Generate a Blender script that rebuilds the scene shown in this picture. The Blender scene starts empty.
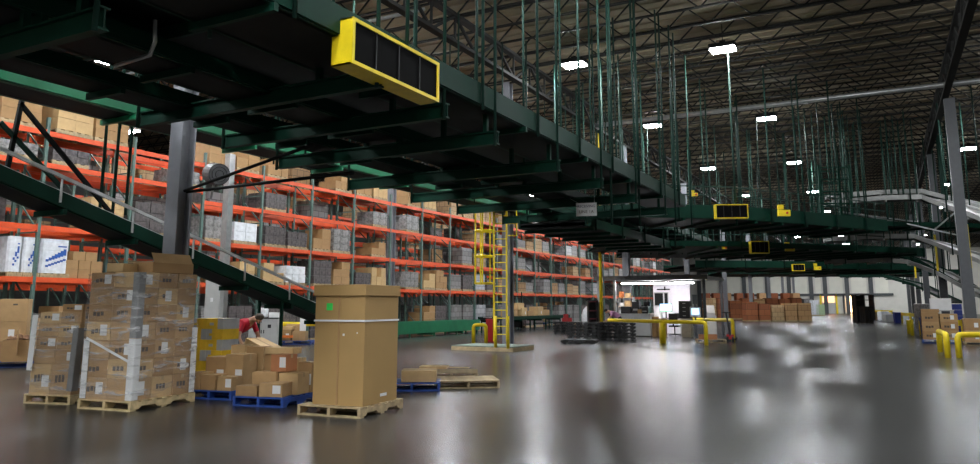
import bpy, bmesh, math, random
from mathutils import Vector, Matrix
rnd = random.Random(7)
scn = bpy.context.scene
COL = scn.collection
R = math.radians
# ------------------------------------------------------------------ camera
HC, FP, CX, CY, PS, PT = 1.5, 740.0, 490.0, 188.0, R(27.8), R(9.0)
cd = bpy.data.cameras.new('camera'); cam = bpy.data.objects.new('camera', cd); COL.objects.link(cam)
cam.location = (0, 0, HC); cam.rotation_euler = (R(90)+PT, 0, PS)
cd.sensor_fit = 'HORIZONTAL'; cd.sensor_width = 36; cd.lens = 36*FP/980
cd.shift_y = (CY-232.0)/980; cd.clip_end = 500; cd.clip_start = .05
scn.camera = cam
def ray(px, py):
    x = (px-CX)/FP; u = -(py-CY)/FP
    f = math.cos(PT)-u*math.sin(PT); z = math.sin(PT)+u*math.cos(PT)
    return Vector((-math.sin(PS)*f+math.cos(PS)*x, math.cos(PS)*f+math.sin(PS)*x, z))
def ath(px, py, H=0.0):
    r = ray(px, py); return Vector((0, 0, HC))+r*((H-HC)/r.z)
def atX(px, py, X):
    r = ray(px, py); return Vector((0, 0, HC))+r*(X/r.x)
def atY(px, py, Y):
    r = ray(px, py); return Vector((0, 0, HC))+r*(Y/r.y)
def atd(px, py, d):
    r = ray(px, py); return Vector((0, 0, HC))+r*(d/(-math.sin(PS)*r.x+math.cos(PS)*r.y))
# ------------------------------------------------------------------ materials
MATS = {}
def mat(name, col, rough=.6, metal=0, var=.12, scale=6, bump=0, emit=None, es=0, spec=.5, rv=0):
    if name in MATS: return MATS[name]
    m = bpy.data.materials.new(name); m.use_nodes = True; nt = m.node_tree; N = nt.nodes; L = nt.links
    b = N['Principled BSDF']; b.inputs['Roughness'].default_value = rough; b.inputs['Metallic'].default_value = metal
    b.inputs['Specular IOR Level'].default_value = spec
    tc = N.new('ShaderNodeTexCoord'); no = N.new('ShaderNodeTexNoise'); no.inputs['Scale'].default_value = scale
    no.inputs['Detail'].default_value = 4; L.new(tc.outputs['Object'], no.inputs['Vector'])
    cr = N.new('ShaderNodeValToRGB'); L.new(no.outputs['Fac'], cr.inputs['Fac'])
    e = cr.color_ramp.elements; e[0].position = .3; e[1].position = .7
    e[0].color = tuple(max(0, c*(1-var)) for c in col)+(1,); e[1].color = tuple(min(1, c*(1+var)) for c in col)+(1,)
    L.new(cr.outputs['Color'], b.inputs['Base Color'])
    if bump:
        bp = N.new('ShaderNodeBump'); bp.inputs['Strength'].default_value = bump; L.new(no.outputs['Fac'], bp.inputs['Height']); L.new(bp.outputs['Normal'], b.inputs['Normal'])
    if emit:
        b.inputs['Emission Color'].default_value = emit+(1,); b.inputs['Emission Strength'].default_value = es
    MATS[name] = m; return m
def brickmat(name, c1, c2, mortar, bw, bh, rough=.7, ms=.012):
    if name in MATS: return MATS[name]
    m = bpy.data.materials.new(name); m.use_nodes = True; nt = m.node_tree; N = nt.nodes; L = nt.links
    b = N['Principled BSDF']; b.inputs['Roughness'].default_value = rough
    tc = N.new('ShaderNodeTexCoord'); sp = N.new('ShaderNodeSeparateXYZ'); ad = N.new('ShaderNodeMath'); cb = N.new('ShaderNodeCombineXYZ')
    L.new(tc.outputs['Object'], sp.inputs[0]); L.new(sp.outputs[0], ad.inputs[0]); L.new(sp.outputs[1], ad.inputs[1])
    L.new(ad.outputs[0], cb.inputs[0]); L.new(sp.outputs[2], cb.inputs[1])
    br = N.new('ShaderNodeTexBrick'); L.new(cb.outputs[0], br.inputs['Vector'])
    br.inputs['Color1'].default_value = c1+(1,); br.inputs['Color2'].default_value = c2+(1,); br.inputs['Mortar'].default_value = mortar+(1,)
    br.inputs['Scale'].default_value = 1; br.inputs['Mortar Size'].default_value = ms; br.inputs['Brick Width'].default_value = bw; br.inputs['Row Height'].default_value = bh
    L.new(br.outputs['Color'], b.inputs['Base Color']); MATS[name] = m; return m
card = [mat('cardboard_tan', (.43, .265, .12), .75, var=.08), mat('cardboard_brown', (.36, .21, .09), .75, var=.08),
        mat('cardboard_light', (.54, .36, .17), .75, var=.08), mat('cardboard_red', (.42, .17, .07), .75, var=.08)]
cardbox = mat('cardboard_ochre', (.38, .235, .088), .7, var=.05, scale=2)
mtape = mat('clear_tape', (.50, .36, .20), .25)
mwhite = mat('white_paper', (.75, .75, .75), .6, var=.05)
mink = mat('dark_print', (.08, .06, .045), .7)
wood = mat('pallet_wood', (.60, .46, .25), .75, var=.25, scale=9); woodold = mat('grey_pallet_wood', (.40, .30, .17), .8, var=.3, scale=9)
bluep = mat('blue_pallet_paint', (.015, .06, .30), .55, var=.2)
orange = mat('rack_orange', (.72, .088, .022), .45, var=.1, scale=3)
upr = mat('rack_upright_green', (.09, .15, .13), .45, var=.15)
green = mat('conveyor_green', (.004, .031, .019), .5, var=.15, scale=2, spec=.12)
greenb = mat('conveyor_green_lit', (.012, .17, .075), .35, var=.15, scale=2)  # brighter copy of the conveyor green, with the light put into its colour
dark = mat('dark_steel', (.007, .008, .008), .6, var=.2, spec=.15)
rod = mat('hanger_green_steel', (.010, .036, .026), .6, spec=.2)
galv = mat('galvanised_steel', (.42, .43, .43), .35, metal=.6)
alum = mat('belt_grey', (.28, .28, .27), .45)
colm = mat('column_grey_paint', (.22, .225, .25), .45, var=.06)
yel = mat('safety_yellow', (.88, .66, .015), .4, var=.08)
redp = mat('red_plastic', (.55, .02, .025), .4)
blk = mat('black_plastic', (.014, .014, .015), .45, var=.25); blue = mat('blue_plastic', (.015, .035, .25), .4)
grey = mat('grey_enamel', (.42, .42, .41), .4, var=.05); offw = mat('office_white', (.80, .78, .82), .6, var=.03)
beige = mat('beige_enamel', (.80, .78, .74), .45, var=.05)
wrapg = mat('wrapped_grey_goods', (.24, .23, .225), .3, var=.5, scale=9, bump=.5)
wrapw = mat('wrapped_white_goods', (.74, .76, .80), .3, var=.15, scale=7, bump=.4)
wrapd = mat('wrapped_dark_goods', (.10, .085, .085), .35, var=.6, scale=8, bump=.4)
blueprint = mat('blue_print', (.03, .10, .38), .4)
def film_mat():
    m = bpy.data.materials.new('stretch_film'); m.use_nodes = True; nt = m.node_tree; N = nt.nodes; L = nt.links
    for n in list(N): N.remove(n)
    o = N.new('ShaderNodeOutputMaterial'); mx = N.new('ShaderNodeMixShader'); tr = N.new('ShaderNodeBsdfTransparent'); pb = N.new('ShaderNodeBsdfPrincipled')
    pb.inputs['Base Color'].default_value = (.75, .75, .76, 1); pb.inputs['Roughness'].default_value = .18
    tc = N.new('ShaderNodeTexCoord'); mp = N.new('ShaderNodeMapping'); mp.inputs['Scale'].default_value = (.9, .9, 5)
    no = N.new('ShaderNodeTexNoise'); no.inputs['Scale'].default_value = 2.2; no.inputs['Detail'].default_value = 6; no.inputs['Distortion'].default_value = 1.2
    L.new(tc.outputs['Object'], mp.inputs[0]); L.new(mp.outputs[0], no.inputs['Vector'])
    cr = N.new('ShaderNodeValToRGB'); L.new(no.outputs['Fac'], cr.inputs[0]); e = cr.color_ramp.elements
    e[0].position = .48; e[0].color = (.06, .06, .06, 1); e[1].position = .76; e[1].color = (.60, .60, .60, 1)
    bp = N.new('ShaderNodeBump'); bp.inputs['Strength'].default_value = .8; bp.inputs['Distance'].default_value = .05; L.new(no.outputs['Fac'], bp.inputs['Height']); L.new(bp.outputs[0], pb.inputs['Normal'])
    L.new(cr.outputs[0], mx.inputs[0]); L.new(tr.outputs[0], mx.inputs[1]); L.new(pb.outputs[0], mx.inputs[2]); L.new(mx.outputs[0], o.inputs[0])
    return m
film = film_mat()
def emis(name, col, s):
    return mat(name, (.8, .8, .8), .5, emit=col, es=s)
lamp_e = emis('lamp_glow', (.93, .97, 1.0), 130.0)
panel_blk = mat('mesh_panel_black', (.004, .004, .004), .9, spec=.1)
strip_e = emis('strip_glow', (1.0, .97, 1.0), 24.0)
# ------------------------------------------------------------------ mesh building
class M:
    def __init__(s): s.v = []; s.f = []; s.m = []; s.mi = 0
    def mat(s, i): s.mi = i; return s
    def add(s, vs, fs):
        o = len(s.v); s.v += [tuple(v) for v in vs]; s.f += [tuple(o+i for i in f) for f in fs]; s.m += [s.mi]*len(fs)
    def box(s, x0, x1, y0, y1, z0, z1):
        s.add([(x0,y0,z0),(x1,y0,z0),(x1,y1,z0),(x0,y1,z0),(x0,y0,z1),(x1,y0,z1),(x1,y1,z1),(x0,y1,z1)],
              [(0,3,2,1),(4,5,6,7),(0,1,5,4),(1,2,6,5),(2,3,7,6),(3,0,4,7)]); return s
    def cbox(s, c, d): return s.box(c[0]-d[0]/2, c[0]+d[0]/2, c[1]-d[1]/2, c[1]+d[1]/2, c[2]-d[2]/2, c[2]+d[2]/2)
    def bar(s, p, q, w, h=None, up=(0,0,1)):
        p = Vector(p); q = Vector(q); h = h or w; t = (q-p)
        if t.length < 1e-6: return s
        t.normalize(); u = Vector(up)
        if abs(t.dot(u)) > .99: u = Vector((1,0,0))
        a = t.cross(u).normalized(); b = a.cross(t).normalized(); vs = []
        for o in (p, q):
            for i, j in ((-1,-1),(1,-1),(1,1),(-1,1)): vs.append(o+a*(i*w/2)+b*(j*h/2))
        s.add(vs, [(0,1,2,3),(7,6,5,4),(0,4,5,1),(1,5,6,2),(2,6,7,3),(3,7,4,0)]); return s
    def tube(s, pts, r, n=8, closed=False, r2=None):
        pts = [Vector(p) for p in pts]; k = len(pts); vs = []; fs = []; ref = None
        for i, p in enumerate(pts):
            if closed: t = (pts[(i+1) % k]-pts[i-1])
            else: t = pts[min(i+1, k-1)]-pts[max(i-1, 0)]
            t.normalize()
            if ref is None: ref = Vector((0,0,1)) if abs(t.z) < .9 else Vector((1,0,0))
            a = t.cross(ref)
            if a.length < 1e-4: a = t.cross(Vector((0,1,0)))
            a.normalize(); ref = a.cross(t); rr = r if r2 is None else r+(r2-r)*i/(k-1)
            for j in range(n):
                an = 2*math.pi*j/n; vs.append(p+(a*math.cos(an)+ref*math.sin(an))*rr)
        for i in range(k if closed else k-1):
            o = i*n; e = ((i+1) % k)*n
            for j in range(n): fs.append((o+j, o+(j+1) % n, e+(j+1) % n, e+j))
        if not closed: fs.append(tuple(range(n-1, -1, -1))); fs.append(tuple((k-1)*n+j for j in range(n)))
        s.add(vs, fs); return s
    def prism(s, poly, z0, z1, xf=None):
        n = len(poly); vs = [(x, y, z0) for x, y in poly]+[(x, y, z1) for x, y in poly]
        if xf: vs = [xf(*v) for v in vs]
        s.add(vs, [tuple(range(n-1, -1, -1)), tuple(range(n, 2*n))]+[(i, (i+1) % n, n+(i+1) % n, n+i) for i in range(n)]); return s
    def sphere(s, c, r, n=12, sc=(1,1,1)):
        vs = []; fs = []; h = n//2
        for i in range(h+1):
            th = math.pi*i/h
            for j in range(n):
                a = 2*math.pi*j/n; vs.append((c[0]+r*sc[0]*math.sin(th)*math.cos(a), c[1]+r*sc[1]*math.sin(th)*math.sin(a), c[2]+r*sc[2]*math.cos(th)))
        for i in range(h):
            for j in range(n): fs.append((i*n+j, (i+1)*n+j, (i+1)*n+(j+1) % n, i*n+(j+1) % n))
        s.add(vs, fs); return s
    def mesh(s, name, mats, smooth=False):
        me = bpy.data.meshes.new(name); me.from_pydata(s.v, [], s.f)
        for m in (mats if isinstance(mats, (list, tuple)) else [mats]): me.materials.append(m)
        me.polygons.foreach_set('material_index', s.m)
        bm = bmesh.new(); bm.from_mesh(me); bmesh.ops.recalc_face_normals(bm, faces=bm.faces); bm.to_mesh(me); bm.free()
        if smooth: me.polygons.foreach_set('use_smooth', [True]*len(me.polygons))
        me.update(); return me
    def build(s, name, mats, parent=None, loc=(0,0,0), rz=0, smooth=False, bevel=0):
        return place(s.mesh(name, mats, smooth), name, parent, loc, rz, bevel)
def place(me, name, parent=None, loc=(0,0,0), rz=0, bevel=0):
    o = bpy.data.objects.new(name, me); COL.objects.link(o); o.location = loc; o.rotation_euler = (0,0,rz) if not isinstance(rz, tuple) else rz
    if parent: o.parent = parent
    if bevel:
        b = o.modifiers.new('bevel', 'BEVEL'); b.width = bevel; b.segments = 2; b.limit_method = 'ANGLE'
    return o
def tag(o, label=None, cat=None, group=None, kind=None):
    if label: o['label'] = label
    if cat: o['category'] = cat
    if group: o['group'] = group
    if kind: o['kind'] = kind
    return o
def T(name, label, cat, loc=(0,0,0), rz=0, group=None):
    o = bpy.data.objects.new(name, None); COL.objects.link(o); o.empty_display_size = .1; o.location = loc
    o.rotation_euler = (0,0,rz) if not isinstance(rz, tuple) else rz
    return tag(o, label, cat, group)
def S(name, b, m, loc=(0,0,0), rz=0, parent=None, smooth=False):
    o = b.build(name, m, parent, loc, rz, smooth)
    return tag(o, kind='structure') if not parent else o
MC = {}
def cached(key, fn):
    if key not in MC: MC[key] = fn()
    return MC[key]
ORD = 'first second third fourth fifth sixth seventh eighth ninth tenth eleventh twelfth thirteenth fourteenth fifteenth sixteenth seventeenth eighteenth nineteenth twentieth'.split()
ORD += ['twenty-'+w for w in ORD[:9]]+['thirtieth']
# ------------------------------------------------------------------ room shell
XL, XR, YB, YF, ZC = -44.0, 24.0, 150.0, -14.0, 12.0
def floor_mat():
    m = bpy.data.materials.new('polished_concrete'); m.use_nodes = True; nt = m.node_tree; N = nt.nodes; L = nt.links; b = N['Principled BSDF']
    tc = N.new('ShaderNodeTexCoord')
    def noise(sc, det, dist=0):
        n = N.new('ShaderNodeTexNoise'); n.inputs['Scale'].default_value = sc; n.inputs['Detail'].default_value = det; n.inputs['Distortion'].default_value = dist
        L.new(tc.outputs['Object'], n.inputs['Vector']); return n
    n1 = noise(.5, 4, 0); n2 = noise(.25, 1)
    cr = N.new('ShaderNodeValToRGB'); L.new(n1.outputs[0], cr.inputs[0]); e = cr.color_ramp.elements
    e[0].position = .3; e[0].color = (.032, .031, .030, 1); e[1].position = .72; e[1].color = (.045, .044, .0425, 1)
    sp = N.new('ShaderNodeSeparateXYZ'); L.new(tc.outputs['Object'], sp.inputs[0]); prev = None
    for ax, step in ((0, 4.57), (1, 4.57)):
        a = N.new('ShaderNodeMath'); a.operation = 'PINGPONG'; a.inputs[1].default_value = step/2; L.new(sp.outputs[ax], a.inputs[0])
        l = N.new('ShaderNodeMath'); l.operation = 'LESS_THAN'; l.inputs[1].default_value = .007; L.new(a.outputs[0], l.inputs[0])
        if prev:
            mx = N.new('ShaderNodeMath'); mx.operation = 'MAXIMUM'; L.new(prev.outputs[0], mx.inputs[0]); L.new(l.outputs[0], mx.inputs[1]); prev = mx
        else: prev = l
    mx = N.new('ShaderNodeMixRGB'); L.new(prev.outputs[0], mx.inputs[0]); L.new(cr.outputs[0], mx.inputs[1]); mx.inputs[2].default_value = (.028, .027, .025, 1)
    L.new(mx.outputs[0], b.inputs['Base Color'])
    mr = N.new('ShaderNodeMapRange'); L.new(n2.outputs[0], mr.inputs[0]); mr.inputs[1].default_value = .3; mr.inputs[2].default_value = .7; mr.inputs[3].default_value = .255; mr.inputs[4].default_value = .270
    L.new(mr.outputs[0], b.inputs['Roughness']); b.inputs['Specular IOR Level'].default_value = .33
    return m
S('floor', M().box(XL, XR, YF, YB, -.3, 0), floor_mat())
deckm = mat('roof_deck_tan', (.33, .275, .19), .8, var=.05, scale=1)
cb = M().box(XL, XR, YF, YB, ZC, ZC+.2)
for i in range(int((YB-YF)/.6)):
    y = YF+i*.6; cb.box(XL, XR, y, y+.18, ZC-.05, ZC)
S('ceiling', cb, deckm)
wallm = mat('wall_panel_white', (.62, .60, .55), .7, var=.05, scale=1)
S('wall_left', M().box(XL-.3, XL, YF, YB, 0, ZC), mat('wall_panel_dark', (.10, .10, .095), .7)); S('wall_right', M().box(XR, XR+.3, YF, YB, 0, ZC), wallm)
S('wall_front', M().box(XL, XR, YF-.3, YF, 0, ZC), wallm)
S('wall_back', M().box(XL, XR, YB, YB+.3, 0, ZC), wallm)
# open web joists along X, girders along Y
jm = mat('joist_dark_paint', (.022, .022, .020), .7, var=.1, spec=.2)
def joist_mesh():
    b = M(); z1, z0 = ZC-.08, ZC-.78
    b.box(XL, XR, -.05, .05, z1-.05, z1); b.box(XL, XR, -.05, .05, z0, z0+.05)
    n = int((XR-XL)/.75)
    for i in range(n):
        xa = XL+(XR-XL)*i/n; xb = XL+(XR-XL)*(i+1)/n
        b.bar((xa, 0, z1 if i % 2 else z0), (xb, 0, z0 if i % 2 else z1), .045)
    return b.mesh('ceiling_joist', jm)
jme = joist_mesh()
y = YF+.6
while y < YB: tag(place(jme, 'ceiling_joist', None, (0, y, 0)), kind='structure'); y += 1.55
def girder_mesh():
    b = M(); z1, z0 = ZC-.8, ZC-1.75
    for z in (z1, z0): b.box(-.13, .13, YF, YB, z-.06, z+.06)
    n = int((YB-YF)/1.5)
    for i in range(n):
        ya = YF+(YB-YF)*i/n; yb = YF+(YB-YF)*(i+1)/n
        b.bar((0, ya, z1 if i % 2 else z0), (0, yb, z0 if i % 2 else z1), .09); b.bar((0, yb, z0), (0, yb, z1), .07)
    return b.mesh('ceiling_girder', jm)
gme = girder_mesh()
for x in (-27.0, -12.2, 2.9, 17.5): tag(place(gme, 'ceiling_girder', None, (x, 0, 0)), kind='structure')
# steel columns: H sections
def hcol(h, w):
    b = M(); t = .03
    b.box(-w/2, w/2, -w/2, -w/2+t, 0, h); b.box(-w/2, w/2, w/2-t, w/2, 0, h); b.box(-.015, .015, -w/2+t, w/2-t, 0, h)
    b.box(-w*.8, w*.8, -w*.8, w*.8, 0, .03); return b.mesh('steel_column', colm)
def boxcol(h, w):
    b = M(); b.box(-w/2, w/2, -w/2, w/2, 0, h); b.box(-w*.8, w*.8, -w*.8, w*.8, 0, .03); return b.mesh('steel_column', mat('column_dark_grey', (.085, .09, .10), .45, var=.06))
hc = hcol(ZC-1.8, .33); hb = boxcol(ZC-1.8, .40)
colA = atX(172.5, 300, -11.75); colB = Vector((-12.35, 24.75, 0)); 
for p, me in (((colA.x, colA.y), hc), ((-12.62, 25.4), hc), ((-12.2, 38.9), hc), ((-12.2, 53), hc), ((-12.2, 67), hc), ((-12.2, 81), hc), ((-12.2, 95), hc), ((-12.2, 109), hc), ((-12.2, 123), hc),
              ((3.05, 36.2), hb), ((3.0, 49.5), hb), ((2.9, 66), hb), ((2.9, 82), hb), ((2.9, 98), hb), ((2.9, 114), hb), ((17.5, 50), hb), ((17.5, 80), hb), ((-12.2, -4), hc), ((-27, 10), hc), ((-27, 38), hc), ((-27, 66), hc)):
    tag(place(me, 'steel_column', None, (p[0], p[1], 0)), kind='structure')
pc = atX(390, 290, -22.05); tag(place(hc, 'steel_column', None, (pc.x, pc.y, 0)), kind='structure')
# back wall: windows, dock doors, framing
frm = mat('frame_dark_steel', (.06, .065, .07), .5)
dpanel = mat('dock_panel_white', (.72, .70, .62), .6, var=.05, scale=.7)
sp = [atY(x, 300, YB) for x in (700, 722, 745, 768, 790, 812, 826, 848, 872, 894)]
for i, (a, b_) in enumerate(zip(sp[:-1], sp[1:])):
    b = M(); b.box(a.x+.7, b_.x-.7, YB-.12, YB, 3.6, 8.4); o = S('window_%d' % (i+1), b, dpanel)
    f = M(); f.box(a.x-.35, a.x+.35, YB-.35, YB, 0, 9.2); f.box(a.x, b_.x, YB-.3, YB, 3.2, 3.6); f.box(a.x, b_.x, YB-.3, YB, 7.6, 8)
    S('window_frame', f, frm, parent=o)
glowo = mat('red_lit_door_glow', (.5, .2, .1), .5, emit=(1, .36, .16), es=1.6)  # emission stands in for red light on the first dock door
glowy = mat('warm_door_glow', (.6, .4, .2), .5, emit=(1, .62, .30), es=6)  # warm emission on the second door panel
for i, (x0, x1, gm) in enumerate(((822, 836, glowo), (845, 855, glowy), (863, 872, wallm))):
    a = atY(x0, 305, YB).x; c = atY(x1, 305, YB).x
    o = S('door_%d' % (i+1), M().box(a, c, YB-.2, YB, 0, 3.3), grey)
    S('door_face_panel', M().box(a+.2, c-.2, YB-.26, YB-.2, 2.0 if i == 0 else .3, 3.1), gm, parent=o)
    S('door_frame', M().box(a-.3, a, YB-.3, YB, 0, 3.5).box(c, c+.3, YB-.3, YB, 0, 3.5), yel if i == 0 else frm, parent=o)
tag(M().tube([(-12.2, 0, 0), (23, 0, 0)], .11, 10).build('sprinkler_pipe', galv, loc=(0, ath(830, 98, 10.4).y, 10.4), smooth=True), 'long grey sprinkler pipe running across under the ceiling joists', 'pipe')
tag(M().tube([(-43, 0, 0), (-12.4, 0, 0)], .06, 10).build('sprinkler_pipe', galv, loc=(0, 19, 10.9), smooth=True), 'thinner grey sprinkler pipe above the pallet racks', 'pipe')
# ------------------------------------------------------------------ lamps
def lamp(x, y, z, label, group=None):
    t = T('high_bay_light', label, 'light', (x, y, z), group=group)
    place(cached('lamph', lambda: M().box(-.47, .47, -.31, .31, .03, .2).box(-.1, .1, -.1, .1, .2, .34).mesh('housing', dark)), 'housing', t)
    place(cached('lampl', lambda: M().box(-.42, .42, -.27, .27, -.03, .03).mesh('lens', lamp_e)), 'lens', t)
    place(cached('lampr', lambda: M().tube([(0, 0, .3), (0, 0, 1.0)], .015, 6).mesh('suspension_rod', dark)), 'suspension_rod', t)
rows = [(-10.1, [-7.5, 1.5, 14.0, 26.24, 37.5, 51.4, 66, 80, 95, 110, 125], 'above the left edge of the aisle'),  # near entries of these rows are unseen, added to light the foreground
        (-4.6, [-7.5, 2.0, 14.5, 27.14, 38.7, 51.9, 66.3, 81, 96, 111, 126], 'above the middle of the aisle'),
        (-22, [138], 'by the dock wall'), (-14, [139], 'by the dock wall'), (-9, [139], 'by the dock wall'), (0, [141], 'by the dock wall'), (5, [141], 'by the dock wall'), (10, [141], 'by the dock wall'),  # lamps added here to brighten the back wall
        (5.15, [1.0, 13, 26, 39, 52, 67.1, 83, 98.8, 115, 131.7], 'above the right side of the hall'),
        (-15.5, [-8.0, 0.5], 'beyond the sloping conveyor'),
        (.4, [-9.5, -3.0, 3.0], 'added over the open floor')]  # added out of view to light the foreground cartons
for x, ys, wh in rows:
    k = 0
    for y in ys:
        vis = (y > 20 if x < 0 else y > 45) and x != .4 and len(ys) > 1
        if vis: k += 1
        lamp(x, y, 11.0-.2, 'lit high bay light, %s in the row %s' % (ORD[k-1], wh) if vis else ('unseen high bay light overhead near the camera %s' if y < 100 else 'added wall brightening high bay light far away %s') % wh, 'high bay lights '+wh)
for x, ys, wh in ((-17.2, [4, 12, 20, 28, 37, 46, 56, 67, 79], 'in front of the orange racks'), (-25.2, [6, 17, 29, 42, 56, 71], 'between the orange racks')):
    for k_, y in enumerate(ys): lamp(x, y, 10.6, 'lit high bay light hanging %s, %s from the camera' % (wh, ORD[k_]), 'high bay lights '+wh)
def strip_light(p, L, label, rz=0):
    t = T('strip_light', label, 'light', p, rz)
    M().box(-L/2, L/2, -.1, .1, 0, .08).build('housing', grey, t); M().box(-L/2+.03, L/2-.03, -.07, .07, -.05, 0).build('tube_lens', strip_e, t)
for (px, py, H, lab) in ((128, 132, 7.9, 'white strip light glowing above cartons on the left rack top'), (190, 17, 9.0, 'white strip light glimpsed through the conveyor at upper left'), (222, 156, 7.5, 'white strip light right of the near grey column'), (400, 84, 10.6, 'white strip light')):
    if px == 400: continue
    strip_light(ath(px, py, H), 1.2, lab, 0)
# ------------------------------------------------------------------ pallet racks and their loads
RX, BAY, Y0, NB = -21.5, 2.9, 9.9, 26
def levels(b, front=True): return [0, 2.3, 3.8, 5.65 if (b < 3) else 5.25, 6.6]
def frame_mesh():
    b = M()
    for x in (-.05, -1.05): b.box(x-.045, x+.045, -.045, .045, 0, 7.0)
    for i in range(6):
        z = .3+i*1.1; b.bar((-.05, 0, z), (-1.05, 0, z+.9), .04); b.bar((-.05, 0, z), (-1.05, 0, z), .04)
    return b.mesh('upright_frame', upr)
fme = frame_mesh()
def beam_mesh(nm):
    b = M(); b.box(-.03, .03, .05, BAY-.05, -.15, 0); b.box(-.045, .045, .045, .06, -.2, .03); b.box(-.045, .045, BAY-.06, BAY-.045, -.2, .03); return b.mesh(nm, orange)
bme = beam_mesh('load_beam')
wdeck = M()
for i in range(9): wdeck.box(-1.0, -.1, .2+i*.31, .23+i*.31, -.03, -.01)
wdm = wdeck.mesh('deck_bar_panel', galv)
def rack_row(x, nb, y0, label, rows_full):
    t = T('pallet_rack', label, 'pallet rack', (x, y0, 0)); cnt = 0; rest = M()
    for b in range(nb+1): place(fme, 'upright_frame', t, (0, b*BAY, 0))
    for b in range(nb):
        for z in levels(b)[1:]:
            for xx in (-.05, -1.05):
                if cnt < 100: place(bme, 'load_beam', t, (xx, b*BAY, z)); cnt += 1
                else: rest.box(xx-.03, xx+.03, b*BAY+.05, (b+1)*BAY-.05, z-.15, z)
    if rest.v: tag(rest.build('load_beam', orange, t), kind='stuff')
    return t
ROWS = [(RX, NB, Y0, 'long orange and green pallet rack row nearest the aisle, left side'), (RX-1.35, NB, Y0, 'orange pallet rack row standing back to back behind the nearest row'),
        (RX-6.2, 16, Y0+2, 'orange pallet rack row across the next rack aisle, seen through the first'), (RX-11.5, 12, Y0+6, 'deepest orange pallet rack row glimpsed near the left wall')]
for r in ROWS: rack_row(r[0], r[1], r[2], r[3], True)
bk = [brickmat('carton_stack_brown', (.34, .20, .09), (.25, .145, .065), (.07, .045, .025), .42, .31), brickmat('carton_stack_tan', (.42, .28, .15), (.35, .22, .11), (.10, .07, .04), .36, .26),
      brickmat('carton_stack_grey', (.26, .25, .25), (.16, .15, .145), (.05, .045, .045), .40, .28, .35), brickmat('carton_stack_white', (.50, .50, .52), (.30, .31, .33), (.08, .08, .09), .45, .33, .35)]
KINDS = [('brown carton load', 0), ('tan carton load', 1), ('grey wrapped load', 2), ('white wrapped load', 3), ('dark wrapped load', 4)]
blockmats = bk+[wrapd]
cmats = [card[1], card[2], wrapg, wrapw, wrapd]
def rp_mesh():
    b = M()
    for i in range(5): b.box(-.5, .5, -.58+i*.255, -.46+i*.255, .105, .125)
    for x in (-.46, 0, .46): b.box(x-.04, x+.04, -.58, .58, 0, .105)
    return b.mesh('pallet_base', woodold)
rpm = rp_mesh()
def load(loc, k, h, detail, label, group, wy=1.15, seed=0):
    t = T('pallet_load', label, 'pallet load', loc, group=group); place(rpm, 'pallet_base', t)
    if detail:
        nz = max(2, round(h/.36)); ny = 3 if seed % 2 else 2; cw = wy/ny; ch = h/nz
        me = cached(('lc', k, nz, ny, round(ch, 2)), lambda: M().box(-.49, .49, -cw/2+.006, cw/2-.006, .004, ch-.004).mesh('carton', cmats[k]))
        for i in range(nz):
            for j in range(ny):
                if i == nz-1 and (seed+j) % 3 == 0 and k < 2: continue
                place(me, 'carton', t, (rnd.uniform(-.015, .015), -wy/2+cw*(j+.5), .125+ch*i))
    else:
        hh = round(h, 1)
        place(cached(('lb', k, hh), lambda: M().box(-.48, .48, -wy/2, wy/2, .125, .125+hh).mesh('wrapped_cartons', blockmats[k])), 'wrapped_cartons', t)
def wpick(r, w):
    x = r.random()*sum(w)
    for i, a in enumerate(w):
        x -= a
        if x <= 0: return i
    return len(w)-1
LVN = ['floor under the', 'lowest beam of', 'second beam of', 'third beam of', 'top beam of']
lr = random.Random(3)
SPECIAL = {}
for ri, (x, nb, y0, _) in enumerate(ROWS):
    for b in range(nb):
        lv = levels(b)
        for li, z in enumerate(lv):
            gap = (lv[li+1]-z-.45) if li < 4 else 1.15
            for hf in (0, 1):
                if ri == 0 and (b, li) in ((0, 1), (1, 1), (0, 0)): continue
                fill = ((.72, .85, .60, .50, .75)[li] if b < 16 else .35) if ri == 0 else ((.3, .42, .35, .3, .42)[li] if b < 15 else 0) if ri == 1 else ((.12, .2, .25, .3, .35)[li] if b < 12 else 0)
                if lr.random() > fill: continue
                if ri < 2 and abs(y0+b*BAY+(.8 if hf == 0 else 2.1)-pc.y) < .85: continue
                near = b < 7
                w = [(2, 1, 5, 1, 6), (4, 2, 6, 2, 4), (2, 2, 6, 2, 4), (2, 1, 5, 2.5, 3), (8, 5, .5, .3, 0)][li]
                if li == 4 and b < 10: w = (5, 3, 0, 0, 0)
                k = wpick(lr, w); h = max(.35, min(1.35, gap*lr.uniform(.55, 1.0)))
                if ri == 0: lab = '%s on %s front rack, %s bay from left, %s half' % (KINDS[k][0], LVN[li], ORD[b], ('near', 'far')[hf]); g = 'pallet loads in the front rack row'
                else:
                    wh = ('second rack row', 'third rack row', 'deepest rack row')[ri-1]
                    lab = '%s on %s of %s, %s bay from left, %s half' % (KINDS[k][0], ('floor', 'lowest beam', 'second beam', 'third beam', 'top beam')[li], wh, ORD[b], ('near', 'far')[hf]); g = 'pallet loads in the '+wh
                load((x-.55+lr.uniform(-.05, .05), y0+b*BAY+(.8 if hf == 0 else 2.1)+lr.uniform(-.04, .04), z), k, h, ri == 0 and b < 9, lab, g, seed=lr.randint(0, 9))
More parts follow.
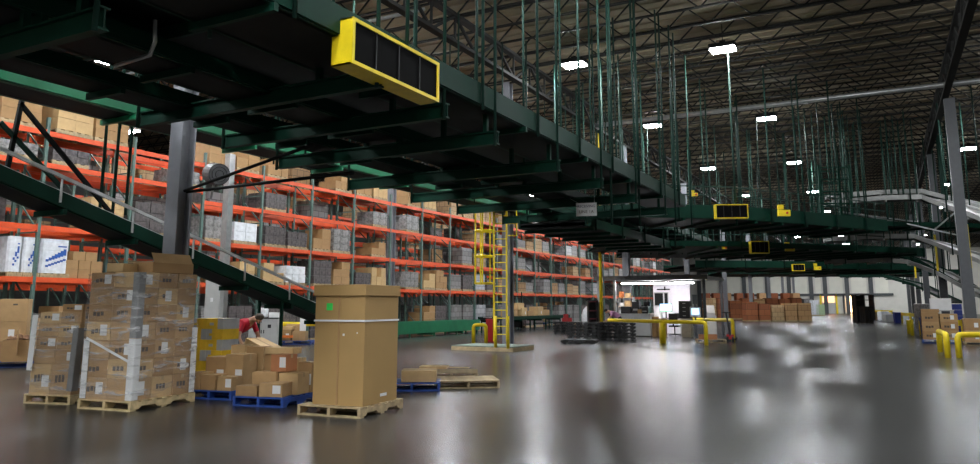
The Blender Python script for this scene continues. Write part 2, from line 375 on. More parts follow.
# nearest bays, lowest beam: white and blue wrapped rolls and a brown stack
def roll_load(px, wy, label):
    p = atX(px, 277, RX-.55); t = T('wrapped_pallet_load', label, 'pallet load', (RX-.55, p.y, 2.3), group='white and blue wrapped loads')
    place(rpm, 'pallet_base', t).scale = (1, wy*.9, 1)
    b = M(); w = .47; c = .12; h = wy/2
    poly = [(-w, -h+c), (-w+c*.35, -h+c*.35), (-w+c, -h), (w-c, -h), (w-c*.35, -h+c*.35), (w, -h+c), (w, h-c), (w-c*.35, h-c*.35), (w-c, h), (-w+c, h), (-w+c*.35, h-c*.35), (-w, h-c)]
    for k in range(3): b.prism([(x*(1, .985, 1)[k], y*(1, .985, 1)[k]) for x, y in poly], .128+k*.335, .128+k*.335+.33)
    b.build('wrapped_bags', wrapw, t)
    pb = M(); r5 = random.Random(int(px))
    n_ = max(3, int(wy/.11))
    for k in range(n_):
        y = -h+c+(2*h-2*c)*k/n_; y2 = -h+c+(2*h-2*c)*(k+1)/n_; u = k/(n_-1); z = .46+.20*u
        pb.box(w, w+.006, y, y2, z, z+.07+.12*u); pb.box(w, w+.006, y, y2, z-.16, z-.10)
        if k > n_*.45: pb.box(w, w+.006, y, y2, .90, .94)
    pb.build('blue_print_band', blueprint, t)
roll_load(4, .40, 'white wrapped load with blue print at the left frame edge on the lowest rack beam'); roll_load(20.5, .44, 'narrow white wrapped load with blue print, middle of three on lowest rack beam'); roll_load(44.5, .84, 'wide white wrapped load with blue print beside brown cartons on lowest rack beam')
p = atX(75, 279, RX-.55); i = 0
for r_ in range(3):
    for c in range(2 if r_ == 2 else 3):
        o = place(cached('rc', lambda: M().box(-.45, .45, -.19, .19, 0, .27).mesh('carton', card[1])), 'carton', None, (RX-.55, p.y-.42+c*.4+(.2 if r_ == 2 else 0), 2.3+.002+r_*.272), bevel=.008)
        tag(o, 'brown carton on the lowest rack beam beside white drums, %s tier, %s' % (('bottom', 'middle', 'top')[r_], ('leftmost', 'central', 'rightmost')[c]), 'carton', 'brown cartons beside the white wrapped loads'); i += 1
# ------------------------------------------------------------------ pallets and cartons
def pallet(loc, rz, L, D, m, label, group=None, cat='pallet'):
    # local: near corner at origin, +x along L, +y along D
    t = T('pallet', label, cat, loc, rz, group)
    n = 7
    for i in range(n):
        w = .10 if 0 < i < n-1 else .14
        y = (D-w)*i/(n-1); place(cached(('db', round(L, 2), w, m.name), lambda: M().box(0, L, 0, w, 0, .02).mesh('deck_board', m)), 'deck_board', t, (0, y, .12))
    def strg():
        pr = [(0, .022), (.12*D, .022), (.16*D, .062), (.36*D, .062), (.40*D, .022), (.60*D, .022), (.64*D, .062), (.84*D, .062), (.88*D, .022), (D, .022), (D, .118), (0, .118)]
        return M().prism(pr, 0, .045, lambda a, b_, c: (c, a, b_)).mesh('stringer', m)
    sm = cached(('sg', round(D, 2), m.name), strg)
    for x in (0, L/2-.02, L-.045): place(sm, 'stringer', t, (x, 0, 0))
    for y in (0, D/2-.05, D-.1): place(cached(('bb', round(L, 2), m.name), lambda: M().box(0, L, 0, .1, 0, .02).mesh('bottom_board', m)), 'bottom_board', t, (0, y, 0))
    return t
def carton_mesh(w, d, h, mi, mark=0):
    def f():
        b = M(); b.box(-w/2, w/2, -d/2, d/2, 0, h)
        b.mat(1)
        if mark:
            r = random.Random(mark); e = .0015
            for s in (-1, 1):
                for q in range(3): 
                    x = -w*.3+q*w*.16; zz = h*r.uniform(.3, .45); b.box(x, x+w*.13, s*d/2-(e if s < 0 else 0), s*d/2+(e if s > 0 else 0), zz, zz+h*.24)
                for q in range(3):
                    y = -d*.3+q*d*.16; zz = h*.4; b.box(s*w/2-(e if s < 0 else 0), s*w/2+(e if s > 0 else 0), y, y+d*.13, zz, zz+h*.24)
        return b.mesh('carton', [card[mi], mink])
    return cached(('cm', round(w, 3), round(d, 3), round(h, 3), mi, mark), f)
def carton(loc, rz, w, d, h, label, group, mi=0, mark=0, lab=0, tape=True):
    o = place(carton_mesh(w, d, h, mi, mark), 'carton', None, loc, rz); tag(o, label, 'carton', group)
    b = o.modifiers.new('bevel', 'BEVEL'); b.width = .006; b.segments = 2; b.limit_method = 'ANGLE'; b.angle_limit = 1.0
    if tape:
        place(cached(('tp', round(w, 3), round(d, 3), round(h, 3)), lambda: M().box(-w/2-.002, w/2+.002, -.025, .025, h*.8, h+.002).mesh('packing_tape', mtape)), 'packing_tape', o)
    if lab:
        e = .003; b = M()
        if lab & 1: b.box(w*.08, w*.08+min(.13, w*.4), -d/2-e, -d/2+.001, h*.25, h*.25+min(.17, h*.6))
        if lab & 2: b.box(-w/2-e, -w/2+.001, -d*.1, -d*.1+.13, h*.3, h*.3+min(.16, h*.6))
        if lab & 4: b.box(w/2-.001, w/2+e, -d*.15, -d*.15+min(.12, d*.35), h*.2, h*.2+min(.2, h*.65))
        place(b.mesh('shipping_label', mwhite), 'shipping_label', o)
    return o
def frame_from(Lp, Np, Rp, L=None, D=None):
    """local frame: origin at the left front corner, +x along the front edge to the near corner, +y going away"""
    l, n, r = ath(*Lp), ath(*Np), ath(*Rp); a = math.atan2(n.y-l.y, n.x-l.x); a2 = math.atan2(r.y-n.y, r.x-n.x)-math.pi/2
    a = (a+a2)/2; L = L or (n-l).length; D = D or (r-n).length
    o = n-Vector((math.cos(a), math.sin(a), 0))*L
    return o, a, L, D
def frame_at(Np, ang, L, D):
    n = ath(*Np); a = R(ang); return n-Vector((math.cos(a), math.sin(a), 0))*L, a, L, D
def loc2w(o, a, x, y, z=0): return (o.x+x*math.cos(a)-y*math.sin(a), o.y+x*math.sin(a)+y*math.cos(a), z)
# --- tall wrapped pallet in front
o, a, L, D = frame_at((130, 412), 7, 1.02, 1.27)
pallet(o, a, L, D, wood, 'pale wooden pallet under the tall wrapped carton stack')
zs = .14; tiers = [.31, .27, .27, .27, .25, .25, .23]
ix = .03; iy = .03; cw = (L-.08)/2; cdp = (D-.08)/3; ti = 0
TN = ['bottom', 'second', 'third', 'fourth', 'fifth', 'sixth', 'top']
for ti, h in enumerate(tiers):
    for i in range(2):
        for j in range(3):
            if i == 0 and j > 0: continue
            lab = '%s tier carton of the tall wrapped stack, %s' % (TN[ti], 'left front' if i == 0 else ('near corner', 'middle of right side', 'right rear')[j])
            carton(loc2w(o, a, ix+cw*(i+.5)+rnd.uniform(-.008, .008), iy+cdp*(j+.5)+rnd.uniform(-.008, .008), zs), a, cw-.008, cdp-.008, h-.004, lab, 'cartons of the tall wrapped stack',
                   (0, 1, 0, 2, 1)[(ti+i*2+j) % 5], 3+(ti+i) % 3 if (ti*2+i+j) % 3 != 1 else 0, 4 if (i == 1 and (ti+j) % 3 == 0) else (1 if (ti+i) % 3 == 0 else 0))
    zs += h
ztop = zs
carton(loc2w(o, a, ix+cw*.9, iy+.2, ztop), a+.08, .30, .36, .13, 'small brown carton lying on top of the tall wrapped stack, near corner', 'cartons of the tall wrapped stack', 2)
oc = T('open_carton', 'open brown carton with raised flaps on top of the tall wrapped stack', 'carton', loc2w(o, a, L-.27, iy+cdp*1.75, ztop), a-.1)
M().box(-.22, .22, -.38, .38, 0, .16).build('carton_body', card[1], oc, bevel=.005)
M().bar((.22, 0, .15), (.14, 0, .30), .72, .008, (1, 0, .5)).build('flap', card[0], oc); M().bar((-.22, 0, .15), (-.42, 0, .20), .72, .008, (0, 0, 1)).build('flap', card[2], oc)
def shell(o, a, L, D, z0, z1, name, label, off=.012):
    n = 6; b = M(); r = random.Random(5); pts = []
    per = []
    for (xa, ya), (xb, yb) in (((0, 0), (L, 0)), ((L, 0), (L, D)), ((L, D), (0, D)), ((0, D), (0, 0))):
        for k in range(6): per.append((xa+(xb-xa)*k/6, ya+(yb-ya)*k/6))
    m = len(per); nz = 14; vs = []
    for i in range(nz+1):
        z = z0+(z1-z0)*i/nz
        for (x, y) in per:
            dx = x-L/2; dy = y-D/2; s = 1+(off+r.uniform(0, .008))/max(abs(dx), abs(dy), .2); vs.append((L/2+dx*s, D/2+dy*s, z))
    fs = [(i*m+j, i*m+(j+1) % m, (i+1)*m+(j+1) % m, (i+1)*m+j) for i in range(nz) for j in range(m)]
    b.add(vs, fs); t = b.build(name, film, None, o, a, smooth=True); tag(t, label, 'stretch wrap'); return t
so = Vector(loc2w(o, a, .02, .02, 0))
sw = shell(so, a, L-.04, D-.04, .15, ztop-.02, 'stretch_wrap', 'clear glossy stretch wrap around the tall carton stack')
M().bar((.08, -.045, 1.02), (L-.1, -.045, .70), .035, .004, (0, 1, 0)).build('twisted_film_band', mwhite, sw)
def cboard(x, y, sx, sy, z0, z1, label, m=mwhite):
    b = M(); b.box(min(0, sx*.11), max(0, sx*.11), min(0, -sy*.008), max(0, -sy*.008), 0, z1-z0); b.box(min(0, -sx*.008), max(0, -sx*.008), min(0, sy*.11), max(0, sy*.11), 0, z1-z0)
    tag(b.build('corner_board', m, None, loc2w(o, a, x, y, z0), a), label, 'corner board', 'corner boards on the tall wrapped stack')
cboard(L-.018, .018, -1, 1, .15, 1.02, 'white corner board on the lower near corner of the tall wrapped stack')
cboard(.014, .018, 1, 1, .15, 1.0, 'white corner board on the lower left corner of the tall wrapped stack')
cboard(L-.018, D-.018, -1, -1, .15, 1.15, 'white corner board on the rear right corner of the tall wrapped stack')
mgb = mat('grey_board', (.20, .20, .20), .6)
cboard(L-.018, .018, -1, 1, 1.03, 1.98, 'grey corner board on the upper near corner of the tall wrapped stack', mgb)
# --- shorter stack at left
o, a, L, D = frame_at((69.5, 405), 14, .86, .84)
pallet(o, a, L, D, wood, 'pale wooden pallet under the shorter wrapped stack at left')
lean = .085
zs = .14; h5 = [.46, .22, .2, .2, .18, .12]; cw = (L-.08)/2; cdp = (D-.08)/2
for ti, h in enumerate(h5):
    for i in range(2):
        for j in range(2):
            if ti == 5 and i == 0: continue
            lab = '%s tier carton of the shorter wrapped stack, %s %s' % (['bottom', 'second', 'third', 'fourth', 'fifth', 'top'][ti], ('left', 'right')[i], ('front', 'rear')[j])
            carton(loc2w(o, a, .04+cw*(i+.5)+lean*(zs-.14), .04+cdp*(j+.5), zs), a, cw-.008, cdp-.008, h-.004, lab, 'cartons of the shorter wrapped stack', (2, 0, 1, 0)[(ti+i) % 4], 5+ti % 3 if ti != 1 else 0, 1 if (ti+i) % 2 == 0 else 4 if i else 2)
    zs += h
sw2 = shell(Vector(loc2w(o, a, .03, .03, 0)), a, L-.05, D-.06, .15, zs-.14, 'stretch_wrap', 'clear stretch wrap around the shorter carton stack at left', off=.03)
cboardL = M().box(0, .10, -.006, 0, 0, .85).box(-.006, 0, 0, .1, 0, .85)
tag(cboardL.build('corner_board', mwhite, None, loc2w(o, a, .005, .0, .50), (0, R(2), a)), 'white corner board on left edge of the shorter wrapped stack', 'corner board')
tag(M().box(-.09, 0, -.006, 0, 0, .95).box(0, .006, 0, .12, 0, .95).build('corner_board', mgb, None, loc2w(o, a, L+.012, .0, .2), (0, R(2), a)), 'grey corner board on right edge of the shorter wrapped stack', 'corner board')
# --- tall single box
o, a, L, D = frame_at((360, 419), 5, 1.02, 1.16)
pallet(o, a, L, D, woodold, 'worn wooden pallet under the tall plain brown box')
bo = T('tall_bulk_box', 'tall plain brown cardboard box with green sticker and white strap on pallet', 'box', loc2w(o, a, .17, .10, .14), a)
W, DD, H = .82, .92, 1.62
M().box(0, .40, 0, DD, 0, H).build('left_panel', cardbox, bo, bevel=.006); M().box(.402, W, .004, DD, 0, H).build('box_body', cardbox, bo, bevel=.008)
M().box(.39, .415, -.006, .01, 0, H).build('overlap_flap', card[1], bo)
M().box(-.02, W+.02, -.025, DD+.02, H-.13, H+.025).build('box_lid', cardbox, bo, bevel=.006)
lz = H*.70
sb = M(); sb.box(-.012, W+.012, -.012, -.007, lz, lz+.025); sb.box(W+.007, W+.012, -.012, DD+.01, lz, lz+.025); sb.box(-.012, -.007, -.012, DD+.01, lz, lz+.025); sb.build('strap', mwhite, bo)
M().box(.19, .29, -.006, -.001, H*.795, H*.795+.1).build('green_sticker', mat('green_sticker_paper', (.03, .62, .09), .6), bo)
M().box(.70, .715, -.008, -.001, H*.6, H*.6+.02).box(.47, .50, -.004, .003, H*.58, H*.58+.03).build('staple', mwhite, bo)
M().box(W+.0, W+.006, .45, .62, .09, .13).build('printed_tag', mwhite, bo)
# --- two blue pallets with the carton pile
o1, a1, L1, D1 = frame_at((231, 400.5), 10, .88, 1.0); pallet(o1, a1, L1, D1, bluep, 'blue pallet under the left part of the carton pile')
o2, a2, L2, D2 = frame_at((283, 408), 10, .88, .98)
pallet(o2, a2, L2, D2, bluep, 'blue pallet under the right part of the carton pile', None)
G = 'loose cartons piled on the blue pallets'
def pc1(o, a, x, y, z, w, d, h, lab, mi=0, l=0, r=0):
    w *= .82; d *= .92; return carton(loc2w(o, a, x*.80, y*.92, z), a+r, w, d, h, lab, G, mi, 0, l)
z = .142
pc1(o1, a1, .17, .20, z, .30, .36, .27, 'plain brown carton at the front left corner of the carton pile', 0)
pc1(o1, a1, .51, .20, z, .34, .36, .24, 'squat brown carton second from left in the front row of the pile', 1)
pc1(o1, a1, .90, .17, z, .33, .30, .22, 'brown carton with white label at right front of the left blue pallet', 0, 1)
pc1(o1, a1, .30, .62, z, .46, .40, .50, 'wide labelled brown carton behind the front left cartons of the pile', 1, 1, .05)
pc1(o1, a1, .80, .60, z, .42, .42, .55, 'tall brown carton with big white label in the middle of the pile', 0, 1)
pc1(o1, a1, .50, .96, z, .36, .24, .68, 'tan carton at the back of the pile under the red shirted person', 2, 0)
pc1(o1, a1, .92, .96, z, .42, .24, .66, 'brown carton at the back of the pile beside the held carton', 0)
pc1(o2, a2, .27, .17, z, .46, .30, .15, 'flat low brown carton at the front of the right blue pallet', 1, 0)
pc1(o2, a2, .76, .22, z, .46, .36, .20, 'long flat carton with white label at the front right of the pile', 0, 1, .12)
pc1(o2, a2, .36, .56, z, .52, .36, .33, 'wide brown carton behind the low flat carton on the right pallet', 0)
pc1(o2, a2, .86, .62, z, .42, .36, .32, 'plain tan carton in the middle of the right blue pallet', 2)
pc1(o2, a2, .62, .62, z+.335, .36, .3, .26, 'reddish brown carton standing on top of the right pallet cartons', 3, 1, -.1)
pc1(o2, a2, .95, .95, z, .30, .26, .46, 'carton with large white label at the back right of the pile', 0, 1)
pc1(o2, a2, .22, .94, z, .40, .28, .58, 'brown carton at the back left of the right blue pallet', 1, 0)
pc1(o2, a2, .62, .95, z, .34, .26, .52, 'light carton at the back centre of the right blue pallet', 2, 0)
fl = pc1(o2, a2, .38, .90, z+.585, .62, .30, .10, 'flat wide light brown carton laid across the back of the pile', 2, 0, .05)
# --- yellow and grey cases stack
cy = T  # alias unused
casem = [mat('case_yellow', (.80, .50, .02), .55), mat('case_grey', (.46, .46, .46), .55)]
pp = ath(184, 390); ya = a1-.02
ycases = Vector((pp.x, pp.y, 0))
pallet((ycases.x, ycases.y, 0), ya, .74, .95, woodold, 'wooden pallet under the yellow and grey case stack')
def case_mesh(fl_):
    b = M(); w, d, h = .345, .45, .185
    x = .05 if fl_ else -.06; i0, i1 = (0, 1) if fl_ else (1, 0)
    b.mat(i0).box(-w/2, x, -d/2, d/2, 0, h); b.mat(i1).box(x, w/2, -d/2, d/2, 0, h); b.mat(1 if fl_ else 0).box(-w*.35, -w*.1, -d/2-.002, -d/2, h*.35, h*.6)
    return b.mesh('printed_case', casem)
cm = [case_mesh(True), case_mesh(False)]
for i in range(6):
    for c in range(2):
        tag(place(cm[(i+c) % 2], 'printed_case', None, loc2w(ycases, ya, .2+c*.35, .28+.004*(i % 2), .142+i*.187), ya), 'yellow and grey case, %s tier, %s column of the case stack' % (TN[i] if i < 5 else 'top', ('left', 'right')[c]), 'case', 'yellow and grey stacked cases')
# --- left edge cartons on a blue pallet
la = R(52); e0 = ath(21, 367); po = Vector(loc2w(e0, la, -1.5, -.02, 0))
pallet(po, la, 1.75, 1.0, bluep, 'blue pallet under the cartons at the left frame edge')
for k, (h, w_, lab) in enumerate(((.47, .92, 'bottom brown carton of the stack at the left frame edge'), (.48, .90, 'middle brown carton of the stack at the left frame edge'), (.56, .98, 'big tan carton with hand hole, topmost at the left frame edge'))):
    hb_ = carton(loc2w(po, la, 1.5-w_/2, .62, .142+(0, .472, .954)[k]), la, w_, .7, h, lab, 'cartons at the left frame edge', (1, 0, 0)[k], 0, 1 if k == 1 else 0)
M().box(.16, .26, -.354, -.345, .40, .44).build('hand_hole', mink, hb_)
oc = T('open_carton', 'open brown carton full of packing paper near the left frame edge', 'carton', loc2w(po, la, 1.42, .03, .142), la)
b = M()
for x0, x1, y0_, y1 in ((-.32, .32, -.22, -.2), (-.32, .32, .2, .22), (-.32, -.3, -.2, .2), (.3, .32, -.2, .2)): b.box(x0, x1, y0_, y1, 0, .52)
b.box(-.3, .3, -.2, .2, 0, .02).build('carton_body', card[1], oc)
M().bar((0, -.22, .52), (0, -.42, .46), .62, .01, (0, 1, .3)).build('flap', card[0], oc)
b = M(); r8 = random.Random(2)
for i in range(9): b.sphere((r8.uniform(-.2, .2), r8.uniform(-.1, .1), .50+r8.uniform(0, .08)), r8.uniform(.07, .11), 8)
tag(b.build('packing_paper', mat('brown_packing_paper', (.20, .10, .05), .8), oc), kind='stuff')
# --- small pallets right of the tall box
q = ath(396, 393); bq = pallet((q.x-.35, q.y+.1, 0), R(30), 1.0, .8, bluep, 'small blue pallet half hidden behind the tall box'); 
carton(loc2w(Vector((q.x-.35, q.y+.1, 0)), R(30), .62, .36, .142), R(30), .62, .5, .20, 'flat tan carton on the blue pallet beside the tall box', 'cartons beside the tall box', 2)
q = ath(437, 389); qo = Vector((q.x, q.y, 0))
pallet(q, R(35), 1.15, .95, woodold, 'empty worn wooden pallet lying right of the tall box')
pallet(ath(416, 383)+Vector((-.2, .6, 0)), R(30), 1.1, .9, woodold, 'second empty wooden pallet lying behind the first, right of tall box')
qq = ath(420, 378)+Vector((-.12, .75, .142))
tag(M().box(-.3, .3, -.2, .2, 0, .05).build('cardboard_sheet', card[2], None, qq, .4), 'pale cardboard sheet lying on the rear empty pallet', 'cardboard sheet')
tag(M().bar((-.3, 0, .02), (.35, .1, .02), .12, .02).build('loose_board', wood, None, qq+Vector((.4, .1, 0)), .1), 'loose broken board lying on the rear empty pallet', 'board')
# ------------------------------------------------------------------ conveyors
def offs(path, d):
    out = []; n = len(path)
    for i, p in enumerate(path):
        a = path[max(i-1, 0)]; c = path[min(i+1, n-1)]
        t = Vector((c[0]-a[0], c[1]-a[1], 0)).normalized(); nrm = Vector((t.y, -t.x, 0)); out.append(Vector(p)+nrm*d)
    return out
def sweep(b, path, d, w, z0, z1):
    l = offs(path, d-w/2); r = offs(path, d+w/2); vs = []
    for p, q in zip(l, r): vs += [(p.x, p.y, p.z+z0), (q.x, q.y, q.z+z0), (q.x, q.y, q.z+z1), (p.x, p.y, p.z+z1)]
    n = len(path); fs = [(0, 1, 2, 3), tuple(4*(n-1)+k for k in (3, 2, 1, 0))]
    for i in range(n-1):
        for k in range(4): fs.append((4*i+k, 4*(i+1)+k, 4*(i+1)+(k+1) % 4, 4*i+(k+1) % 4))
    b.add(vs, fs); return b
def walk(path, step, start=.5):
    """points every step metres along a path, with heading"""
    acc = start; out = []; s = 0
    for p, q in zip(path[:-1], path[1:]):
        p = Vector(p); q = Vector(q); L = (q-p).length
        while acc <= s+L:
            u = (acc-s)/L; out.append((p.lerp(q, u), math.atan2(q.y-p.y, q.x-p.x))); acc += step
        s += L
    return out
def conveyor(label, path, w, rail=.34, drop=.16, rm=None, bm=None, hang=3.0, top=11.0, brace=3.0, roller=0, legs=0, hstart=.8, group=None, hr=.03, sides=(-1, 1), rungs=True):
    rm = rm or green; bm = bm or dark; org = Vector(path[0]); P = [Vector(p)-org for p in path]
    t = T('conveyor', label, 'conveyor', org, group=group)
    for s in (-1, 1):
        b = M(); sweep(b, P, s*w/2, .06, -drop, rail-drop); sweep(b, P, s*(w/2-.05), .10, -drop-.02, -drop+.02); b.build('side_rail', rm, t)
    sweep(M(), P, 0, w-.08, -.05, 0).build('belt', bm, t)
    sweep(M(), P, 0, w-.1, -drop-.02, -drop+.01).build('bed_plate', dark, t)
    if roller:
        b = M()
        for p, h in walk(P, roller):
            n = Vector((math.sin(h), -math.cos(h), 0)); b.tube([p-n*(w/2-.05)+Vector((0, 0, .04)), p+n*(w/2-.05)+Vector((0, 0, .04))], .028, 6)
        b.build('roller_bed', galv, t, smooth=True)
    if brace:
        for p, h in walk(P, brace, .6):
            n = Vector((math.sin(h), -math.cos(h), 0)); M().bar(p-n*(w/2+.06)+Vector((0, 0, -drop-.07)), p+n*(w/2+.06)+Vector((0, 0, -drop-.07)), .07, .10).build('cross_brace', rm, t)
    if hang:
        for p, h in walk(P, hang, hstart):
            n = Vector((math.sin(h), -math.cos(h), 0))
            for s in sides:
                q = p+n*s*(w/2+.06); M().tube([q+Vector((0, 0, -drop-.1)), Vector((q.x, q.y, top-org.z))], hr, 6).build('hanger_rod', rod, t, smooth=True)
    if legs:
        for p, h in walk(P, legs, .3):
            n = Vector((math.sin(h), -math.cos(h), 0)); b = M()
            for s in (-1, 1): q = p+n*s*(w/2-.05); b.bar(q+Vector((0, 0, -drop)), Vector((q.x, q.y, -org.z)), .07)
            z = -org.z*.5; b.bar((p-n*w/2).xy.to_3d()+Vector((0, 0, -org.z+.35)), (p+n*w/2).xy.to_3d()+Vector((0, 0, -org.z+.35)), .05); b.build('leg_frame', rm, t)
    return t
def motor_guard(loc, rz, L, H, D, label):
    # local: x along the length, face towards -y
    t = T('motor_guard', label, 'machine guard', loc, rz); e = .05 if L > 1.5 else .034
    b = M(); b.box(0, L, -.02, 0, 0, e).box(0, L, -.02, 0, H-e, H).box(0, e, -.02, 0, e, H-e).box(L-e, L, -.02, 0, e, H-e)
    b.box(0, .02, 0, D, 0, H).box(L-.02, L, 0, D, 0, H).box(0, L, 0, D, 0, .02).box(0, L, 0, D, H-.02, H); b.build('yellow_housing', yel, t)
    M().box(e, L-e, 0, .015, e, H-e).build('mesh_panel', panel_blk, t)
    b = M()
    for k in (1, 2, 3): b.box(L*k/4-.008, L*k/4+.008, -.012, 0, e, H-e)
    b.build('panel_bar', blk, t); return t
def ebox(loc, rz, label, s=.32):
    t = T('control_box', label, 'control box', loc, rz)
    M().box(-s/2, s/2, 0, .16, 0, s*.55).box(-s*.5, -s*.05, .02, .16, s*.62, s*1.0).build('yellow_case', yel, t); M().tube([(s*.2, -.03, s*.28), (s*.2, 0, s*.28)], .04, 10).build('button', redp, t); return t
# main line along X=-6, bending away to the right at the end
main = [(-6.65, 2.0, 5.12), (-6.65, 26.2, 5.12)]
conveyor('long green overhead belt conveyor with tall outer rail above the stacked pallets', main, 1.3, rail=.38, drop=.16, hang=2.35, hstart=1.95, brace=3.4)
conveyor('dark roller conveyor running overhead beside the long green belt conveyor', [(-8.5, 2.0, 4.86), (-8.5, 22, 4.86)], .9, rail=.22, roller=.16, hang=0, brace=2.0, rm=green)
conveyor('narrow roller conveyor hanging overhead behind the dark roller conveyor', [(-10.1, 2.2, 4.86), (-10.1, 26, 4.86)], .7, rail=.2, roller=.16, hang=0, brace=2.0)
conveyor('brightly lit green overhead conveyor along the column line nearest the racks', [(-12.6, 2.2, 5.22), (-12.6, 40, 5.22), (-12.2, 46, 5.22)], .9, rail=.26, drop=.18, rm=greenb, bm=alum, hang=4.2, hr=.025, hstart=2.8)
# suspended cross beams with their rods
for k, (y, z, x0, x1) in enumerate(((4.45, 4.22, -12.2, -6.72), (8.1, 4.50, -11.0, -5.98), (9.95, 4.48, -11.0, -6.02), (11.6, 4.36, -11.2, -5.95), (14.5, 4.34, -11.6, -5.95), (17.3, 4.36, -11.6, -5.95), (20.2, 4.36, -11.8, -5.95), (23.4, 4.36, -11.8, -5.95))):
    t = T('support_trapeze', 'green hanging support beam under the overhead conveyors, %s from the camera' % ORD[k], 'support beam', (0, y, z), group='hanging support beams under the left conveyors')
    b = M(); b.box(x0, x1, -.06, .06, 0, .025).box(x0, x1, -.01, .01, .025, .225).box(x0, x1, -.06, .06, .225, .25); b.build('beam', green, t)
    for x in (x1-.02, x0+.02): M().tube([(x, -.08, -.03), (x, -.08, 11.1-z)], .03, 8).build('hanger_rod', rod, t, smooth=True)
    for x in (-6.2, -7.1, -8.1, -8.9): M().box(x-.04, x+.04, -.04, .04, .25, 4.86-z-.16 if x < -7.5 else 4.94-z).build('post', green, t)
# dark walk deck upper left
t = T('catwalk', 'dark steel catwalk deck above the conveyors at upper left', 'catwalk', (0, 0, 0))
M().box(-11.6, -7.35, 2.0, 6.6, 5.34, 5.40).build('deck', dark, t); b = M()
for x in (-11.6, -10.2, -8.8, -7.4): b.box(x-.06, x+.06, 2.0, 6.6, 5.12, 5.34)
b.build('joist', green, t)
M().box(-11.66, -7.3, 6.6, 6.66, 5.15, 5.5).build('edge_beam', green, t); M().box(-7.36, -7.3, 2.0, 6.6, 5.15, 5.5).build('edge_beam', green, t)
t = T('catwalk', 'second dark catwalk deck beyond the near one above the roller conveyors', 'catwalk', (0, 0, 0))
M().box(-9.4, -7.35, 6.8, 22, 5.42, 5.46).build('deck', dark, t); b = M()
for x in (-9.4, -7.4): b.box(x-.04, x+.04, 6.8, 22, 5.3, 5.42)
b.build('joist', green, t)
tag(M().tube([atX(155, 20, -7.2), atX(155, 42, -7.2), atX(150, 55, -7.25), atX(115, 66, -8.4)], .025, 8).build('cable_conduit', galv, smooth=True), 'bent grey conduit hanging under the dark deck at upper left', 'conduit')
tag(M().box(-.04, .04, -.03, .03, 0, 1.0).build('guard_post', yel, None, atX(257, 80, -9.6)), 'short yellow guard post on the overhead roller conveyor at upper left', 'guard post')
g0 = atX(349, 64, -5.78)
motor_guard((-5.78, 7.17, 4.54), R(90), 2.1, .62, .32, 'long yellow framed dark motor guard on the near overhead conveyor')
# sloping conveyor down to the floor on the left
incl = [(-13.0, 3.0, 4.75), (-13.0, 7.0, 3.6), (-13.0, 14.9, 1.35), (-13.0, 15.9, 1.08)]
ic = conveyor('green sloping conveyor descending in front of the orange racks', incl, .75, rail=.26, drop=.16, bm=alum, hang=0, brace=1.5)
for s in (-1, 1):
    b = M()
    for p, h in walk([Vector(q)-Vector(incl[0]) for q in incl], 1.5): b.bar(p+Vector((s*.42, 0, -.1)), p+Vector((s*.42, 0, .34)), .03)
    sweep(b, [Vector(q)-Vector(incl[0])+Vector((0, 0, .32)) for q in incl], s*.42, .05, 0, .06); b.build('guide_rail', mat('bright_rail', (.55, .56, .56), .4, metal=.3), ic)
for y, zz in ((15.6, 1.05), (13.4, 1.62)):
    b = M()
    for s in (-1, 1): b.bar((s*.36, y-3, -4.75), (s*.36, y-3, zz-4.75), .06)
    b.build('leg_frame', green, ic)
for yy, (pa, pb_) in enumerate((((20, 103), (118, 222)), ((0, 122), (62, 188)), ((3, 188), (22, 100)))):
    X = -13.5; A = atX(*pa, X); B = atX(*pb_, X); M().bar(A-Vector(incl[0]), B-Vector(incl[0]), .07).build('diagonal_brace', dark if yy != 1 else rod, ic)
for x in (99, 112, 125):
    A = atX(x, 220, -13.5); M().tube([A-Vector(incl[0])+Vector((0, 0, .1)), A-Vector(incl[0])+Vector((0, 0, 11-A.z))], .03, 8).build('hanger_rod', rod, ic, smooth=True)
# tie rods from the near grey column
A = Vector((colA.x, colA.y, 3.62))
for k, (px, py) in enumerate(((262, 163), (290, 180))):
    B = atX(px, py, -9.0); tag(M().tube([A+(B-A).normalized()*.2, B, B+(B-A)*.5], .03, 8).build('tie_rod', dark, smooth=True), ('dark tie rod rising to the right from the near grey column', 'dark level tie rod running right from the near grey column')[k], 'tie rod')
# galvanised pole with fan and electrical panel
pb = ath(211, 356); 
tag(M().box(-.11, .11, -.11, .11, 0, 6.2).build('steel_post', galv, None, (pb.x+.02, pb.y+.3, 0)), 'light grey square post behind the grey electrical panel', 'post')
t = T('electrical_panel', 'grey electrical panel cabinet on a stand left of the red shirted person', 'electrical panel', (pb.x, pb.y, 0), R(20))
M().box(-.24, .24, -.12, .12, 1.05, 2.45).build('panel_box', grey, t, bevel=.01); M().box(-.21, .21, -.135, -.12, 1.1, 2.4).build('door', grey, t); M().box(-.05, .03, -.145, -.135, 1.6, 1.72).build('label_plate', mwhite, t)
M().box(-.2, -.14, -.05, .05, 0, 1.05).box(.14, .2, -.05, .05, 0, 1.05).build('stand_leg', galv, t)
fp = atd(216, 174, 21.5)
dfan = mat('fan_grey', (.09, .09, .095), .5)
t = T('drum_fan', 'grey drum fan mounted beside the light grey post', 'fan', fp, (R(10), 0, R(70)))
M().tube([(0, -.25, 0), (0, .25, 0)],   .32, 20).build('drum', dfan, t, smooth=False)
b = M()
for rr in (.12, .22, .31): b.tube([(rr*math.cos(q*.3926), -.27, rr*math.sin(q*.3926)) for q in range(16)], .008, 5, True)
b.build('guard_grille', dark, t)
M().bar((0, 0, 0), (.05, .3, -.75), .06).build('bracket', galv, t)
